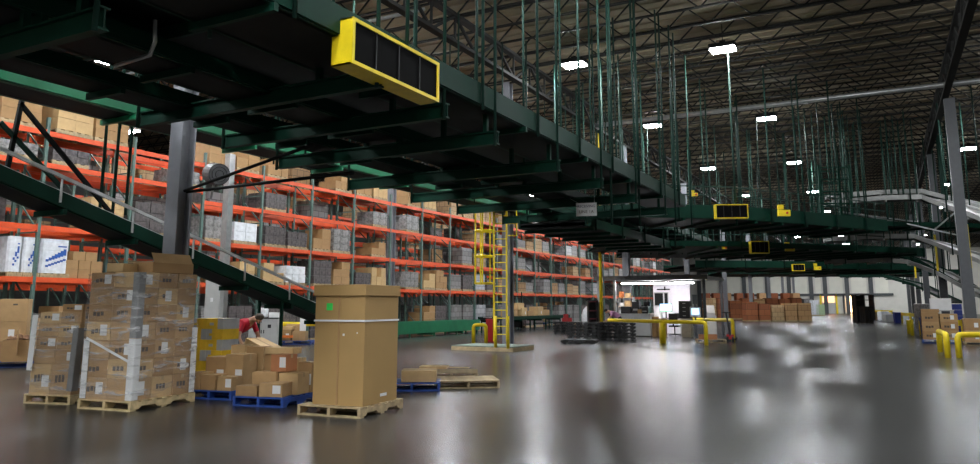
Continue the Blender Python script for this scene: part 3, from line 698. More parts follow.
# crossing conveyors above the aisle, receding
def crossing(k, depth, z, x0, x1, wide, label, slope=.0):
    ct = conveyor(label, [(x0, depth[0], z), ((x0+x1)/2, (depth[0]+depth[1])/2, z), (x1, depth[1], z-slope)], wide, rail=.42, drop=.22, hang=2.6, hstart=.6, brace=1.6, bm=dark, hr=.035)
    return ct
cr1 = [(-12.0, 28.0, 5.0), (-8.2, 28.4, 5.0), (-6.2, 30.0, 5.0), (-3.9, 33.3, 5.0), (-1.0, 37.6, 4.95)]
conveyor('wide dark conveyor crossing the aisle overhead, nearest of the crossing lines', cr1, 3.2, rail=.5, drop=.25, hang=1.9, brace=1.4, hr=.035, group='crossing conveyors overhead')
conveyor('wide dark conveyor crossing the aisle overhead, second of the crossing lines', [(-13, 41, 4.6), (-8, 43.5, 4.6), (-4, 47.5, 4.6), (.2, 52.5, 4.6)], 5.5, rail=.5, drop=.25, hang=2.4, brace=1.8, hr=.04, group='crossing conveyors overhead')
conveyor('wide dark conveyor crossing the aisle overhead, third of the crossing lines', [(-14, 58, 4.5), (-8, 62, 4.5), (-3, 67, 4.5), (1.5, 72, 4.5)], 7, rail=.5, drop=.25, hang=3, brace=2.4, hr=.045, group='crossing conveyors overhead')
conveyor('wide dark conveyor crossing the aisle overhead, farthest of the crossing lines', [(-16, 82, 4.9), (-8, 85, 4.9), (0, 90, 4.9), (5, 94, 4.9)], 8, rail=.5, drop=.25, hang=4, brace=3, hr=.05, group='crossing conveyors overhead')
conveyor('wide dark conveyor low over the aisle between the first two crossing lines', [(-12, 33.6, 4.3), (-7.5, 36.2, 4.3), (-4, 40.5, 4.3), (0, 45.5, 4.3)], 4.2, rail=.22, drop=.15, hang=2.4, brace=1.5, hr=.03, group='crossing conveyors overhead')
conveyor('dark conveyor spur above the office booth joining the crossing line', [(-11.0, 30.5, 5.75), (-11.0, 56, 5.6)], 2.2, rail=.35, hang=3.2, brace=2)
conveyor('upper dark conveyor running level above the office booth', [(-9.6, 22.6, 4.22), (-9.6, 33.4, 4.22)], 2.4, rail=.3, hang=2.9, brace=1.7)
ga = R(33.6-90+90)
def guard_at(px, py, d, L, H, label, rz=None):
    p = atd(px, py, d); motor_guard(p, R(24) if rz is None else rz, L, H, .3, label)
guard_at(716, 218.5, 25.8, 1.12, .50, 'yellow framed dark guard on the nearest crossing conveyor'); guard_at(751, 253.5, 33.5, .82, .56, 'yellow framed dark guard on the second crossing conveyor'); guard_at(793, 271, 54, .85, .5, 'small yellow framed guard on the third crossing conveyor')
ebox(atd(785, 216, 27.0), PS, 'yellow control box right of the nearest yellow framed guard', .42); ebox(atd(790.5, 251, 35.0), PS, 'yellow control box on the second crossing conveyor', .42); ebox(atd(818, 270, 55), PS, 'yellow control box on the third crossing conveyor', .5)
ebox(atd(695, 196, 27), PS, 'small yellow box above the bend of the long green conveyor', .22)
ebox(atd(725, 249, 33.5), PS, 'tiny yellow box left of the second yellow framed guard', .2)
# right hand conveyors that swing in and slope down to the right
def right_line(dpt, pts, w, label, bm=alum, h=3.0):
    path = [atd(px, py, dd) for px, py, dd in pts]
    return conveyor(label, path, w, rail=.22, drop=.10, bm=bm, rm=alum if bm is alum else green, hang=h, brace=2.0, hr=.035, group='sloping conveyors on the right')
right_line(34, [(828, 204, 36), (880, 199, 36), (920, 198, 36), (948, 204, 35), (985, 216, 32), (1040, 244, 29)], .9, 'grey belted conveyor highest of those sloping down at right')
right_line(34, [(828, 197, 39), (880, 193, 39), (920, 192, 39), (955, 199, 38), (1010, 214, 35)], .7, 'narrow grey conveyor just above the highest sloping conveyor at right')
right_line(34, [(828, 240, 38), (870, 237, 38), (912, 237, 38), (940, 244, 37), (985, 260, 35), (1040, 288, 32)], 1.0, 'grey belted conveyor, middle of those sloping down at right')
right_line(34, [(828, 262, 44), (880, 260, 44), (912, 262, 43), (945, 274, 41), (985, 296, 39)], .9, 'grey belted conveyor, lowest of those sloping down at right')
right_line(34, [(840, 250, 45), (885, 252, 44), (925, 262, 43), (965, 284, 40), (990, 300, 39)], .8, 'dark green conveyor dropping behind the right columns', dark)
right_line(34, [(840, 276, 72), (885, 276, 70), (920, 285, 66), (955, 302, 60)], 1.0, 'dark conveyor low in the distance on the right', dark)
right_line(34, [(822, 222, 34), (850, 224, 36), (900, 226, 38), (950, 226, 40), (990, 230, 40)], 1.6, 'wide dark conveyor under the highest grey belt at right', dark, 2.2)
for k, (pts, lab) in enumerate(((((840, 212, 36), (905, 224, 37), (960, 236, 36)), 'thin grey chute falling to the right between the upper conveyors'), (((850, 214, 40), (915, 222, 40)), 'second thin grey chute between the upper conveyors'), (((935, 230, 38), (962, 207, 37)), 'thin grey strut rising to the right near the nearest right column'))):
    P3 = [atd(*p_) for p_ in pts]; o_ = P3[0]; tag(sweep(M(), [p_-o_ for p_ in P3], 0, .16, 0, .05).build('chute', galv, None, o_), lab, 'chute')
for nm, pth, off in (('nearest crossing conveyor', cr1, -1.55), ('middle low crossing conveyor', [(-12, 33.6, 4.3), (-7.5, 36.2, 4.3), (-4, 40.5, 4.3), (0, 45.5, 4.3)], 2.05), ('second crossing conveyor', [(-13, 41, 4.6), (-8, 43.5, 4.6), (-4, 47.5, 4.6), (.2, 52.5, 4.6)], 2.7)):
    o_ = Vector(pth[0]); P3 = [Vector(p_)-o_ for p_ in pth]; side = 1.55 if off < 0 else off
    t = T('handrail', 'thin green handrail along the '+nm, 'handrail', o_)
    for zz in (.62, .95): sweep(M(), [p_+Vector((0, 0, zz)) for p_ in P3], side, .04, 0, .04).build('rail', rod, t)
    for p_, h_ in walk(P3, 1.2):
        n_ = Vector((math.sin(h_), -math.cos(h_), 0))*side; M().box(p_.x+n_.x-.025, p_.x+n_.x+.025, p_.y+n_.y-.025, p_.y+n_.y+.025, .1+p_.z, .97+p_.z).build('post', rod, t)
# green lattice vertical lift
p = atd(833, 232, 33.5); t = T('vertical_lift', 'green lattice lift tower above the aisle on the right', 'lift tower', p, PS); b = M(); H = 3.0
for x in (-.68, .68):
    for y in (-.5, .5): M().box(x-.05, x+.05, y-.05, y+.05, 0, H).build('mast', green, t)
for i in range(6):
    for y in (-.5, .5): M().box(-.63, .63, y-.03, y+.03, i*.55+.1, i*.55+.17).build('cross_bar', green, t)
for s in (-.35, .35): b.tube([(s, 0, H), (s, 0, 10.8-p.z)], .03, 6)
b.build('hanger_rod', rod, t)
# extra hanger clusters belonging to lines in the upper right
for k, (px, d) in enumerate(((676, 24), (692, 27), (706, 30), (737, 26), (742, 33), (762, 36), (800, 30), (846, 34), (860, 38), (640, 22), (612, 19))):
    q = atd(px, 225, d); tag(M().tube([(0, 0, 0), (0, 0, 10.9-q.z)], .03, 6).build('hanger_rod', rod, None, q, smooth=True), 'green steel hanger rod dropping from the joists to the crossing conveyors', 'hanger rod', 'hanger rods over the crossing conveyors')
# yellow pole
p = ath(602, 336); tag(M().tube([(0, 0, 0), (0, 0, 10.6)], .085, 12).build('yellow_pole', yel, None, p, smooth=True), 'tall yellow pole rising from the floor left of the white booth', 'pole')
# hanging sign
sp_ = atd(586.5, 216, 20); t = T('hanging_sign', 'white hanging sign with two lines of dark lettering under the conveyors', 'sign', sp_, R(14))
M().box(-.28, .28, -.006, .006, 0, .36).build('sign_board', mwhite, t)
def text(body, size, parent, loc, rot, m, name='lettering'):
    c = bpy.data.curves.new('lettering', 'FONT'); c.body = body; c.size = size; c.align_x = 'CENTER'; c.extrude = .001; c.space_line = 1.15
    o = bpy.data.objects.new('tmp', c); COL.objects.link(o); dg = bpy.context.evaluated_depsgraph_get(); me = bpy.data.meshes.new_from_object(o.evaluated_get(dg)); bpy.data.objects.remove(o)
    me.name = name; me.materials.clear(); me.materials.append(m); q = place(me, name, parent, loc); q.rotation_euler = rot; return q
text('RECEIVING', .098, t, (0, -.008, .235), (R(90), 0, 0), mat('sign_blue_ink', (.03, .03, .10), .6)); text('LINE 1A', .115, t, (0, -.008, .08), (R(90), 0, 0), mink)
M().bar((-.22, 0, .36), (-.45, .05, .50), .008).bar((.22, 0, .36), (.22, .05, .9), .008).build('hanging_wire', galv, t)
# ------------------------------------------------------------------ caged ladder on a platform
lp = ath(500.5, 347); t = T('caged_ladder', 'yellow caged ladder fixed up the column to the overhead deck', 'ladder', (lp.x, lp.y, 0), PS*.55)
H = 5.1
for x in (-.24, .24): M().box(x-.03, x+.03, -.04, .04, .2, H).build('side_rail', yel, t)
rg = M().tube([(-.22, 0, 0), (.22, 0, 0)], .018, 8).mesh('rung', yel)
for i in range(17): place(rg, 'rung', t, (0, 0, .45+i*.29))
hoop = lambda: M().tube([(-.30, 0, 0)]+[(-.1-.42*math.cos(R(-60+i*24)) if False else -.62+.46*math.cos(R(-150+i*0)) if False else 0, 0, 0) for i in []]+[(-.30-.0, -.1, 0), (-.62, -.25, 0), (-.92, -.15, 0), (-.98, .15, 0), (-.85, .42, 0), (-.5, .5, 0), (-.28, .3, 0), (-.24, .04, 0)], .04, 6).mesh('cage_hoop', yel)
hm = hoop()
for z in (2.3, 3.3, 4.25, 5.05): place(hm, 'cage_hoop', t, (0, 0, z))
for x, y in ((-.62, -.25), (-.92, -.15), (-.98, .15), (-.85, .42), (-.5, .5)): M().tube([(x, y, 2.3), (x, y, 5.05)], .03, 6).build('cage_bar', yel, t)
b = M()
for z in (4.5, 5.05): b.tube([(.30, 0, z), (.62, 0, z), (.62, 0, z-.45), (.30, 0, z-.45)], .03, 6)
b.build('gate_rail', yel, t)
# platform
o, a, L, D = frame_from((458, 348.5), (513, 352), (526, 347), 2.35, 1.6)
pl = T('ladder_platform', 'low wooden platform under the yellow ladder', 'platform', o, a)
wl = mat('platform_plank', (.50, .38, .22), .7, var=.2)
M().box(0, L, 0, D, .13, .16).build('deck', mat('platform_deck_grey', (.16, .20, .16), .7), pl); M().box(0, L, 0, .04, 0, .13).box(0, L, D-.04, D, 0, .13).build('edge_plank', wl, pl); M().box(0, .04, .04, D-.04, 0, .13).box(L-.04, L, .04, D-.04, 0, .13).build('end_plank', wl, pl)
for i, (px, py) in enumerate(((508.5, 348.5), (496, 347.5))):
    p = ath(px-.5, py, .16); M().tube([(0, 0, 0), (0, 0, 1.1)], .07, 10)
    tag(M().tube([(0, 0, 0), (0, 0, 1.0)], .05, 12).build('bollard', yel, None, (p.x, p.y, .16), smooth=True), ('yellow bollard on the platform right of the ladder', 'yellow bollard on the platform left of the ladder foot')[i], 'bollard')
def ubend(pts, r, name, label, cat='guard rail'):
    out = []; pts = [Vector(p) for p in pts]
    for i, p in enumerate(pts):
        if 0 < i < len(pts)-1:
            a_ = (pts[i-1]-p).normalized(); c_ = (pts[i+1]-p).normalized(); k = .14
            A = p+a_*k; C = p+c_*k
            for q in range(5): u = q/4; out.append(A.lerp(p, u).lerp(p.lerp(C, u), u))
        else: out.append(p)
    b = M().tube(out, r, 10); o = pts[0].copy(); b.v = [tuple(Vector(v)-o) for v in b.v]; return tag(b.build(name, yel, None, o, smooth=True), label, cat)
p = ath(473.5, 343); q = ath(486, 343); ubend([p, p+Vector((0, 0, .72)), q+Vector((0, 0, .72)), q], .075, 'guard_hoop', 'yellow guard hoop left of the ladder platform')
def bin_(px, py, w, h, m, label, name='trash_bin', cat='bin'):
    p = ath(px, py); t = T(name, label, cat, p, PS*.6)
    b = M(); b.add([(-w*.42, -w*.42, 0), (w*.42, -w*.42, 0), (w*.42, w*.42, 0), (-w*.42, w*.42, 0), (-w/2, -w/2, h), (w/2, -w/2, h), (w/2, w/2, h), (-w/2, w/2, h)], [(0, 3, 2, 1), (4, 5, 6, 7), (0, 1, 5, 4), (1, 2, 6, 5), (2, 3, 7, 6), (3, 0, 4, 7)]); b.build('bin_body', m, t)
    M().box(-w*.53, w*.53, -w*.53, w*.53, h, h+.05).build('bin_rim', m, t); return t
bin_(491, 341.5, .36, .88, redp, 'tall red bin between the yellow hoop and the ladder'); bin_(521, 326, .42, .85, redp, 'smaller red bin behind the column right of the ladder')
# ------------------------------------------------------------------ far side clutter in front of the racks
p = ath(262, 348); t = T('storage_cabinet', 'light grey two door cabinet behind the carton pile', 'cabinet', p, R(24)); w, d, h = 1.05, .5, 1.02
M().box(-w/2, w/2, 0, d, .04, h).build('body', grey, t, bevel=.01); M().box(-w/2-.01, w/2+.01, -.02, d+.01, h, h+.04).build('top', blk, t)
for s in (0, 1):
    dr = M().box(-w/2+.02+s*w*.5, -.01+s*w*.5, -.02, 0, .08, h-.04).build('door', grey, t); M().box(-.06+s*.09, -.03+s*.09, -.04, -.02, h*.5, h*.62).build('handle', blk, dr)
M().box(-.4, -.18, -.026, -.02, .62, .88).build('posted_sheet', mwhite, t); M().box(.18, .30, -.03, -.02, .70, .82).build('black_plate', blk, t)
for i, (px, py, hh, lab) in enumerate(((256, 313, .35, 'white bag lying on top of the light grey cabinet'), (262, 315, .18, 'small white carton on the light grey cabinet top'))):
    tag(M().box(-.18, .18, -.15, .15, 0, hh).build(('white_bag', 'white_box')[i], wrapw if i == 0 else mwhite, None, (p.x-.2+i*.42, p.y+.15+i*.2, 1.062), R(24), bevel=.06 if i == 0 else .005), lab, ('bag', 'box')[i])
pA = Vector((-17.6, 17.5, .62)); pB = Vector((-17.6, 26.5, .62))
t = T('floor_guard_rail', 'long yellow floor guard rail behind the grey cabinet', 'guard rail', (pA.x, pA.y, 0)); M().tube([(0, 0, .75), (0, 3.3, .75)], .085, 12).build('rail', yel, t, smooth=True)
for y in (.2, 3.1): M().box(-.06, .06, y-.06, y+.06, 0, .7).build('post', yel, t)
t.location = Vector(ath(240, 343)) ; t.rotation_euler[2] = R(-64)
p = ath(276, 344.5); po2 = Vector((p.x, p.y, 0)); pallet(p, R(26), 1.35, 1.0, bluep, 'blue pallet of mixed cartons behind the tall box')
for i, (x, y, z, w, d, h, lab, mi) in enumerate(((.3, .3, .142, .5, .45, .42, 'brown carton at left on the distant blue pallet by the yellow rail', 1), (.85, .3, .142, .5, .45, .36, 'tan carton at right on the distant blue pallet by the yellow rail', 0), (.5, .7, .142, .6, .3, .62, 'taller brown carton at the back of the distant blue pallet', 0), (.38, .3, .566, .4, .35, .12, 'flat carton on top of the distant blue pallet cartons', 2))):
    carton(loc2w(po2, R(26), x, y, z), R(26), w, d, h, lab, 'cartons on the distant blue pallet', mi, 0, 1 if i == 0 else 0)
tag(M().box(-.12, .12, -.01, .01, 0, .6).build('white_sheet', mwhite, None, loc2w(po2, R(26), .95, .25, .51), R(26)), 'upright white sheet standing on a distant pallet carton', 'sheet')
tag(M().box(-.28, .28, -.012, .012, 0, .1).build('orange_sticker_sheet', mat('orange_paper', (.8, .2, .03), .5), None, loc2w(po2, R(26), .35, .05, .25), R(26)), 'small orange sheet on the distant blue pallet', 'sheet')
# low green conveyors in front of racks
conveyor('low green floor conveyor right of the tall box, in front of the racks', [(-20.3, 25, .62), (-20.3, 36.5, .62)], .8, rail=.55, drop=.45, hang=0, legs=2.2, bm=alum, rm=greenb)
conveyor('open green roller conveyor table on legs left of the ladder', [(-19.8, 37, .78), (-19.8, 48.5, .78)], .9, rail=.2, drop=.12, hang=0, legs=2.4, bm=dark, rm=green, roller=.2)
for i in range(5):
    carton((-19.8+.0, 40.0+i*1.2+.3*(i % 2), .81), R(90+rnd.uniform(-6, 6)), .95, .6, (.42, .55, .35, .6, .4)[i], '%s brown carton from the left on the green roller table' % ORD[i], 'cartons on the green roller table', (0, 2, 1, 2, 0)[i], 0, i % 2)
carton((-19.8, 41.1, 1.24), R(90), .9, .5, .4, 'carton stacked on another on the green roller table', 'cartons on the green roller table', 2)
# carton pallet in front of rack end
def gaylord(px, py, w, h, mi, label, group, rz=None, d=None, pm=None, flaps=False):
    p = ath(px, py); rz = PS if rz is None else rz; t = T('pallet_carton_stack', label, 'carton stack', p, rz, group); d = d or w
    mm = [brickmat('far_carton_tan', (.52, .31, .14), (.36, .20, .085), (.10, .05, .025), .62, .5), brickmat('far_carton_light', (.58, .40, .21), (.44, .27, .13), (.12, .07, .03), .5, .42), bk[2], bk[3], brickmat('carton_stack_red', (.36, .115, .04), (.22, .07, .03), (.04, .02, .01), .8, .55)][mi]
    M().box(-w/2, w/2, 0, d, 0, .13).build('pallet_base', pm or woodold, t); M().box(-w/2+.03, w/2-.03, .03, d-.03, .13, h).build('wrapped_cartons', mm, t)
    return t
for i, (dx, h) in enumerate(((0, 1.7), (1.25, 1.8))):
    q = ath(534, 324); q = q+Vector((.885, .466, 0))*(dx+.6); t = T('pallet_carton_stack', ('left', 'right')[i]+' stack of tan cartons on a blue pallet in front of the rack end', 'carton stack', q, PS, 'tan carton stacks before the rack end')
    M().box(-.58, .58, 0, 1, 0, .13).build('pallet_base', bluep, t)
    for z in range(4):
        for c in range(3): M().box(-.55+c*.37, -.19+c*.37, .02+.02*((z+c) % 2), .95, .135+z*h*.23, .13+(z+1)*h*.23).build('carton', card[(z+c) % 3], t)
# black plastic pallets in stacks
def bpal():
    b = M()
    for i in range(6): b.box(-.6, .6, -.5+i*.18, -.39+i*.18, .12, .15)
    for x in (-.55, 0, .55):
        for y in (-.42, 0, .42): b.box(x-.16, x+.16, y-.08, y+.08, .03, .12)
        b.box(x-.07, x+.07, -.5, .5, 0, .03)
    b.box(-.6, .6, -.5, -.47, .1, .15)
    return b.mesh('plastic_pallet', blk)
bpm = bpal()
bs = [(560.5, 333, 4, 1.0, 'left black pallet stack'), (577, 339, 5, 1.0, 'second black pallet stack from left'), (593, 339.5, 5, .9, 'third black pallet stack from left'), (607, 340, 5, .9, 'fourth black pallet stack from left'), (623, 340, 5, 1.0, 'rightmost black pallet stack')]
for px, py, n, s, lab in bs:
    p = ath(px, py)
    for i in range(n):
        o = place(bpm, 'plastic_pallet', None, (p.x, p.y+.3, i*.152), (0, 0, PS*.5)); o.scale = (.62 if px < 570 else .66, .9, 1)
        tag(o, 'black plastic pallet, %s in the %s near the booth' % (('bottom', 'second up', 'third up', 'fourth up', 'fifth up')[i], lab), 'pallet', 'stacked black plastic pallets')
p = ath(580, 343); tag(place(bpm, 'plastic_pallet', None, (p.x, p.y, .0), (0, 0, PS*.5)), 'single black pallet on the floor in front of the black stacks', 'pallet')
p = ath(589, 337); t = T('wire_rack', 'black upright rack behind the black pallet stacks', 'rack', p+Vector((-.3, 1.5, 0)), PS)
for x in (-.22, .22): M().box(x-.03, x+.03, 0, .5, 0, 1.75).build('side_panel', blk, t)
M().box(-.19, .19, .44, .5, .1, 1.75).build('back_panel', blk, t)
for z in (.4, .8, 1.2, 1.65): M().box(-.19, .19, 0, .44, z, z+.05).build('shelf', mat('maroon_bin', (.12, .02, .03), .5), t)
p = ath(581, 332)+Vector((-.4, 2.5, 0)); tag(M().sphere((0, 0, .75), .5, 14, (1, .8, 1.5)).build('white_sack', wrapw, None, p, smooth=True), 'large white sack standing behind the black pallet stacks', 'sack')
for i, (px, z) in enumerate(((562.5, .62), (567.5, .62), (564, .82))):
    p = ath(px, 333); tag(M().box(-.13, .13, -.12, .12, 0, .2).build('red_crate', mat('crate_red', (.32, .02, .02), .5), None, (p.x, p.y+.3, z-.008), PS), ('left', 'right', 'upper')[i]+' red crate on the leftmost black pallet stack', 'crate', 'red crates on black pallets')
p = ath(516, 330); t = T('lift_truck', 'dark lift truck partly hidden behind the ladder column', 'lift truck', p, PS)
M().box(-.4, .4, 0, 1.2, .15, 1.1).build('body', blk, t, bevel=.05); M().box(-.38, -.32, -.1, 0, .1, 2.3).box(.32, .38, -.1, 0, .1, 2.3).box(-.32, .32, -.08, -.03, 1.2, 1.3).build('mast', dark, t); M().box(-.4, .4, .1, 1.1, 2.0, 2.06).build('overhead_guard', dark, t); M().box(-.25, .2, .2, .6, 1.1, 1.5).build('seat', redp, t)
for x in (-.28, .28): M().tube([(x-.06, .2, .2), (x+.06, .2, .2)], .2, 14).build('wheel', blk, t); M().box(x-.06, x+.06, -1.0, -.1, .06, .1).build('fork', dark, t)
for x, y in ((-.37, .15), (.37, .15), (-.37, 1.05), (.37, 1.05)): M().box(x-.025, x+.025, y-.025, y+.025, 1.1, 2.0).build('guard_post', dark, t)
# ------------------------------------------------------------------ office booth
OY = 36.2; X0 = atY(619, 310, OY).x; X1 = atY(689, 310, OY).x; BY = OY+4.2
t = T('office_booth', 'open white office booth with bright ceiling lights beyond the black pallets', 'booth', ((X0+X1)/2, OY, 0)); hw = (X1-X0)/2; W2 = hw+.3
bk0 = atY(627, 300, BY).x-(X0+X1)/2
back = M().box(-W2+.9, atY(690, 300, BY).x-(X0+X1)/2, 4.2, 4.3, 0, 2.75).build('back_wall', offw, t)
wx = atY(655, 300, BY).x-(X0+X1)/2; wx2 = atY(668, 300, BY).x-(X0+X1)/2
M().box(wx-.04, wx2+.04, 4.16, 4.2, 1.45, 2.2).build('window_trim', grey, back); M().box(wx, (wx+wx2)/2+.1, 4.14, 4.16, 1.5, 2.15).box((wx+wx2)/2+.18, wx2, 4.14, 4.16, 1.5, 2.15).build('window_pane', dark, back)
M().box(-W2-.9, W2+.6, -.1, 4.4, 2.78, 2.9).build('roof', grey, t)
M().box(-W2-.95, W2+.65, -.16, -.1, 2.72, 2.95).build('roof_fascia', mat('fascia_grey', (.10, .10, .105), .5), t)
for x, y in ((W2+.45, 0), (-W2-.75, 0), (W2+.45, 4.2), (-W2-.75, 4.2), (-W2+.1, 0)):
    M().box(x-.06, x+.06, y-.06, y+.06, 0, 2.78).build('post', frm if x > 0 else galv, t)
M().box(-.9, -.2, 4.1, 4.16, 2.32, 2.38).box(-.5, -.44, 4.1, 4.16, 2.3, 2.5).build('wall_bracket', dark, back)
for i in range(4):
    strip_light(((X0+X1)/2-hw+hw*.25+i*hw*.5, OY+(.35 if True else 0), 2.60), hw*.46, 'bright white strip light in the office booth ceiling, %s from left' % ORD[i])
for i in range(2): strip_light(((X0+X1)/2-hw*.4+i*hw*.9, OY+2.6, 2.66), 1.2, ('left', 'right')[i]+' rear strip light inside the office booth ceiling')
def atO(px, y=OY): return atY(px, 310, y).x
# counter
cx0, cx1 = atO(618, OY-.6), atO(650, OY-.6); t = T('service_counter', 'light grey counter at the front of the white booth', 'counter', ((cx0+cx1)/2, OY-.6, 0)); cw2 = (cx1-cx0)/2
M().box(-cw2, cw2, 0, .7, .05, 1.06).build('body', grey, t); M().box(-cw2-.03, cw2+.03, -.04, .74, 1.06, 1.10).build('worktop', grey, t)
M().box(-cw2+.02, -.02, -.02, 0, .1, 1.02).build('front_panel', grey, t); M().box(.02, cw2-.02, -.02, 0, .1, 1.02).build('front_panel', grey, t); M().box(-cw2+.03, cw2-.03, .02, .6, 0, .05).build('kick_board', blk, t)
for i, (px, w, h, z, m, nm, lab) in enumerate(((627, .52, .34, 1.10, blk, 'storage_box', 'black box at the left end of the grey booth counter'), (636.5, .36, .58, 1.10, blk, 'label_printer', 'tall black printer in the middle of the grey booth counter'), (645, .42, .34, 1.10, blk, 'label_printer', 'black printer at the right end of the booth counter'), (641, .20, .2, 1.10, card[1], 'carton', 'tiny brown carton between the black printers'))):
    x = atO(px, OY-.3); y = OY-.3 if i != 3 else OY-.48
    tt = T(nm, lab, nm.replace('_', ' '), (x, y, z)); M().box(-w/2, w/2, -.18 if i != 3 else -.08, .2 if i != 3 else .08, 0, h).build('case', m, tt, bevel=.02)
    if nm == 'label_printer': M().box(-w*.3, w*.3, -.19, -.178, h*.25, h*.4).build('paper_slot', grey, tt); M().box(-w*.35, w*.35, -.1, .12, h, h+.06).build('lid', dark, tt)
M2 = M().box(-.16, .16, -.05, .15, 0, .22); tag(M2.build('black_monitor', blk, None, (atO(646, OY-.2), OY+.0, 1.44+.0), 0), 'small black box stacked on the right booth printer', 'box')
# shelf behind the counter
sx0, sx1 = atO(618, OY+1.2), atO(633, OY+1.2); t = T('shelf_unit', 'shelf unit with papers and cartons behind the booth counter', 'shelf unit', ((sx0+sx1)/2, OY+1.2, 0)); sw_ = (sx1-sx0)/2
for x in (-sw_, sw_-.03): M().box(x, x+.03, 0, .4, 0, 1.9).build('side_panel', galv, t)
for z in (.5, .95, 1.4, 1.87): M().box(-sw_+.03, sw_-.03, 0, .4, z, z+.03).build('shelf', mat('plywood', (.55, .38, .2), .6), t)
for i, (x, z, w, h, m, nm) in enumerate(((-.22, 1.432, .22, .2, mwhite, 'paper stack'), (.1, 1.432, .3, .3, card[2], 'tan carton'), (-.2, .982, .3, .25, wrapw, 'white carton'), (.16, .982, .26, .3, mwhite, 'white paper box'), (-.25, 1.902, .18, .3, mat('orange_cloth', (.8, .25, .08), .6), 'orange bottle'), (.1, 1.902, .22, .22, card[2], 'small carton'))):
    tag(M().box(-w/2, w/2, .04, .34, 0, h).build(nm.replace(' ', '_'), m, None, ((sx0+sx1)/2+x, OY+1.2, z)), nm+' on the %s of the shelf unit behind the counter' % ('upper shelf', 'lower shelf', 'top')[0 if z > 1.4 and z < 1.8 else 1 if z < 1 else 2], nm.split()[-1])
tag(M().tube([(0, 0, 0), (0, 0, .25)], .07, 10).build('fire_alarm', redp, None, (atO(625.5, BY), BY+.1, 2.12), smooth=True), 'small red alarm device on the wall left of the booth', 'alarm')
# desk, monitor, chair, cabinets
dx0, dx1 = atO(652, OY+1.5), atO(681, OY+1.5); t = T('desk', 'office desk inside the white booth under the monitor', 'desk', ((dx0+dx1)/2, OY+1.5, 0)); dw = (dx1-dx0)/2
M().box(-dw, dw, 0, .8, .80, .84).build('desktop', mat('desk_tan', (.5, .42, .34), .5), t)
for x in (-dw+.03, dw-.07): M().box(x, x+.04, .05, .75, 0, .80).build('leg', grey, t)
def monitor(loc, rz, w, h, label, stand, sc, name='monitor'):
    t = T(name, label, 'monitor', loc, rz); M().box(-w/2, w/2, -.03, .03, stand, stand+h).build('bezel', blk if name == 'monitor' else grey, t)
    M().box(-w/2+.02, w/2-.02, -.034, -.03, stand+.02, stand+h-.02).build('screen', sc, t); M().box(-.03, .03, -.02, .02, .02, stand).build('stand', blk, t); M().box(-.14, .14, -.1, .1, 0, .02).build('base', blk, t); return t
scr = emis('screen_blue_green', (.25, .55, .9), 1.6); scr2 = emis('screen_green', (.15, .75, .35), 1.4)
t = monitor((atO(666, OY+1.9), OY+1.9, .84), 0, .62, .40, 'lit monitor with blue and green screen on the booth desk', .34, scr); M().box(-.29, .29, -.038, -.034, .36, .5).build('screen_image', scr2, t)
for i, (px, w, h) in enumerate(((655, .3, .2), (659, .25, .32), (677, .22, .26))): tag(M().box(-w/2, w/2, -.14, .14, 0, h).build('paper_stack', mwhite if i != 2 else blk, None, (atO(px, OY+1.75), OY+1.75, .84)), ('low white paper stack at the left end of the booth desk', 'tall white paper stack left of the lit monitor', 'black tray right of the lit monitor on the desk')[i], ('paper stack', 'paper stack', 'tray')[i])
for i, px in enumerate((653.5, 661.5)):
    tag(M().tube([(0, 0, 0), (0, 0, .95 if i == 0 else .86)], .24, 16).build('fiber_drum', card[1], None, (atO(px, OY-.1), OY-.1, 0), smooth=False), ('brown fibre drum beside the grey booth counter', 'second brown fibre drum in front of the booth desk')[i], 'drum')
t = T('office_chair', 'black office chair in front of the booth desk', 'chair', (atO(674, OY+.6), OY+.6, 0)); M().box(-.24, .24, -.24, .24, .45, .53).build('seat', blk, t, bevel=.03); M().box(-.22, .22, -.26, -.2, .6, 1.1).build('backrest', blk, t, bevel=.02); M().tube([(0, 0, .1), (0, 0, .45)], .03, 8).build('gas_post', dark, t)
M().box(-.03, .03, -.27, -.25, .5, .62).build('back_bracket', dark, t)
for i in range(5): an = i*1.2566; M().bar((0, 0, .09), (.3*math.cos(an), .3*math.sin(an), .06), .04).build('foot_spoke', dark, t); 
fx = (atO(681, OY-.3)+atO(690, OY-.3))/2; t = T('base_cabinet', 'tan low cabinet under the black drawer unit at the booth', 'cabinet', (fx, OY-.3, 0)); M().box(-.22, .22, 0, .5, 0, .88).build('body', mat('cabinet_tan', (.42, .36, .26), .5), t); M().box(-.2, .2, -.012, 0, .06, .84).build('door', mat('cabinet_tan2', (.44, .38, .28), .5), t)
t = T('drawer_unit', 'black drawer unit standing on the tan cabinet', 'drawer unit', (fx-.06, OY-.3, .88)); M().box(-.26, .26, 0, .5, 0, .82).build('body', blk, t)
for z in (.04, .24, .43, .62): dr = M().box(-.24, .24, -.015, 0, z, z+.17).build('drawer', blk, t); M().box(-.07, .07, -.03, -.015, z+.07, z+.1).build('handle', grey, dr)
mp = ath(696.5, 341); t = T('workstation_stand', 'dark stand with tilted white framed screen right of the booth', 'workstation stand', mp, PS*.5); M().box(-.035, .035, .03, .1, 0, 1.55).build('pole', frm, t); M().box(-.2, .2, -.15, .25, 0, .04).build('base', frm, t)
M().box(-.22, .22, -.06, 0, 1.0, 1.42).build('screen_case', offw, t); M().box(-.15, .15, -.066, -.06, 1.1, 1.36).build('screen', scr, t); M().box(-.2, .2, -.2, -.02, .85, .88).build('shelf', grey, t); M().box(-.10, .1, .0, .18, 1.55, 1.95).build('equipment_box', frm, t)
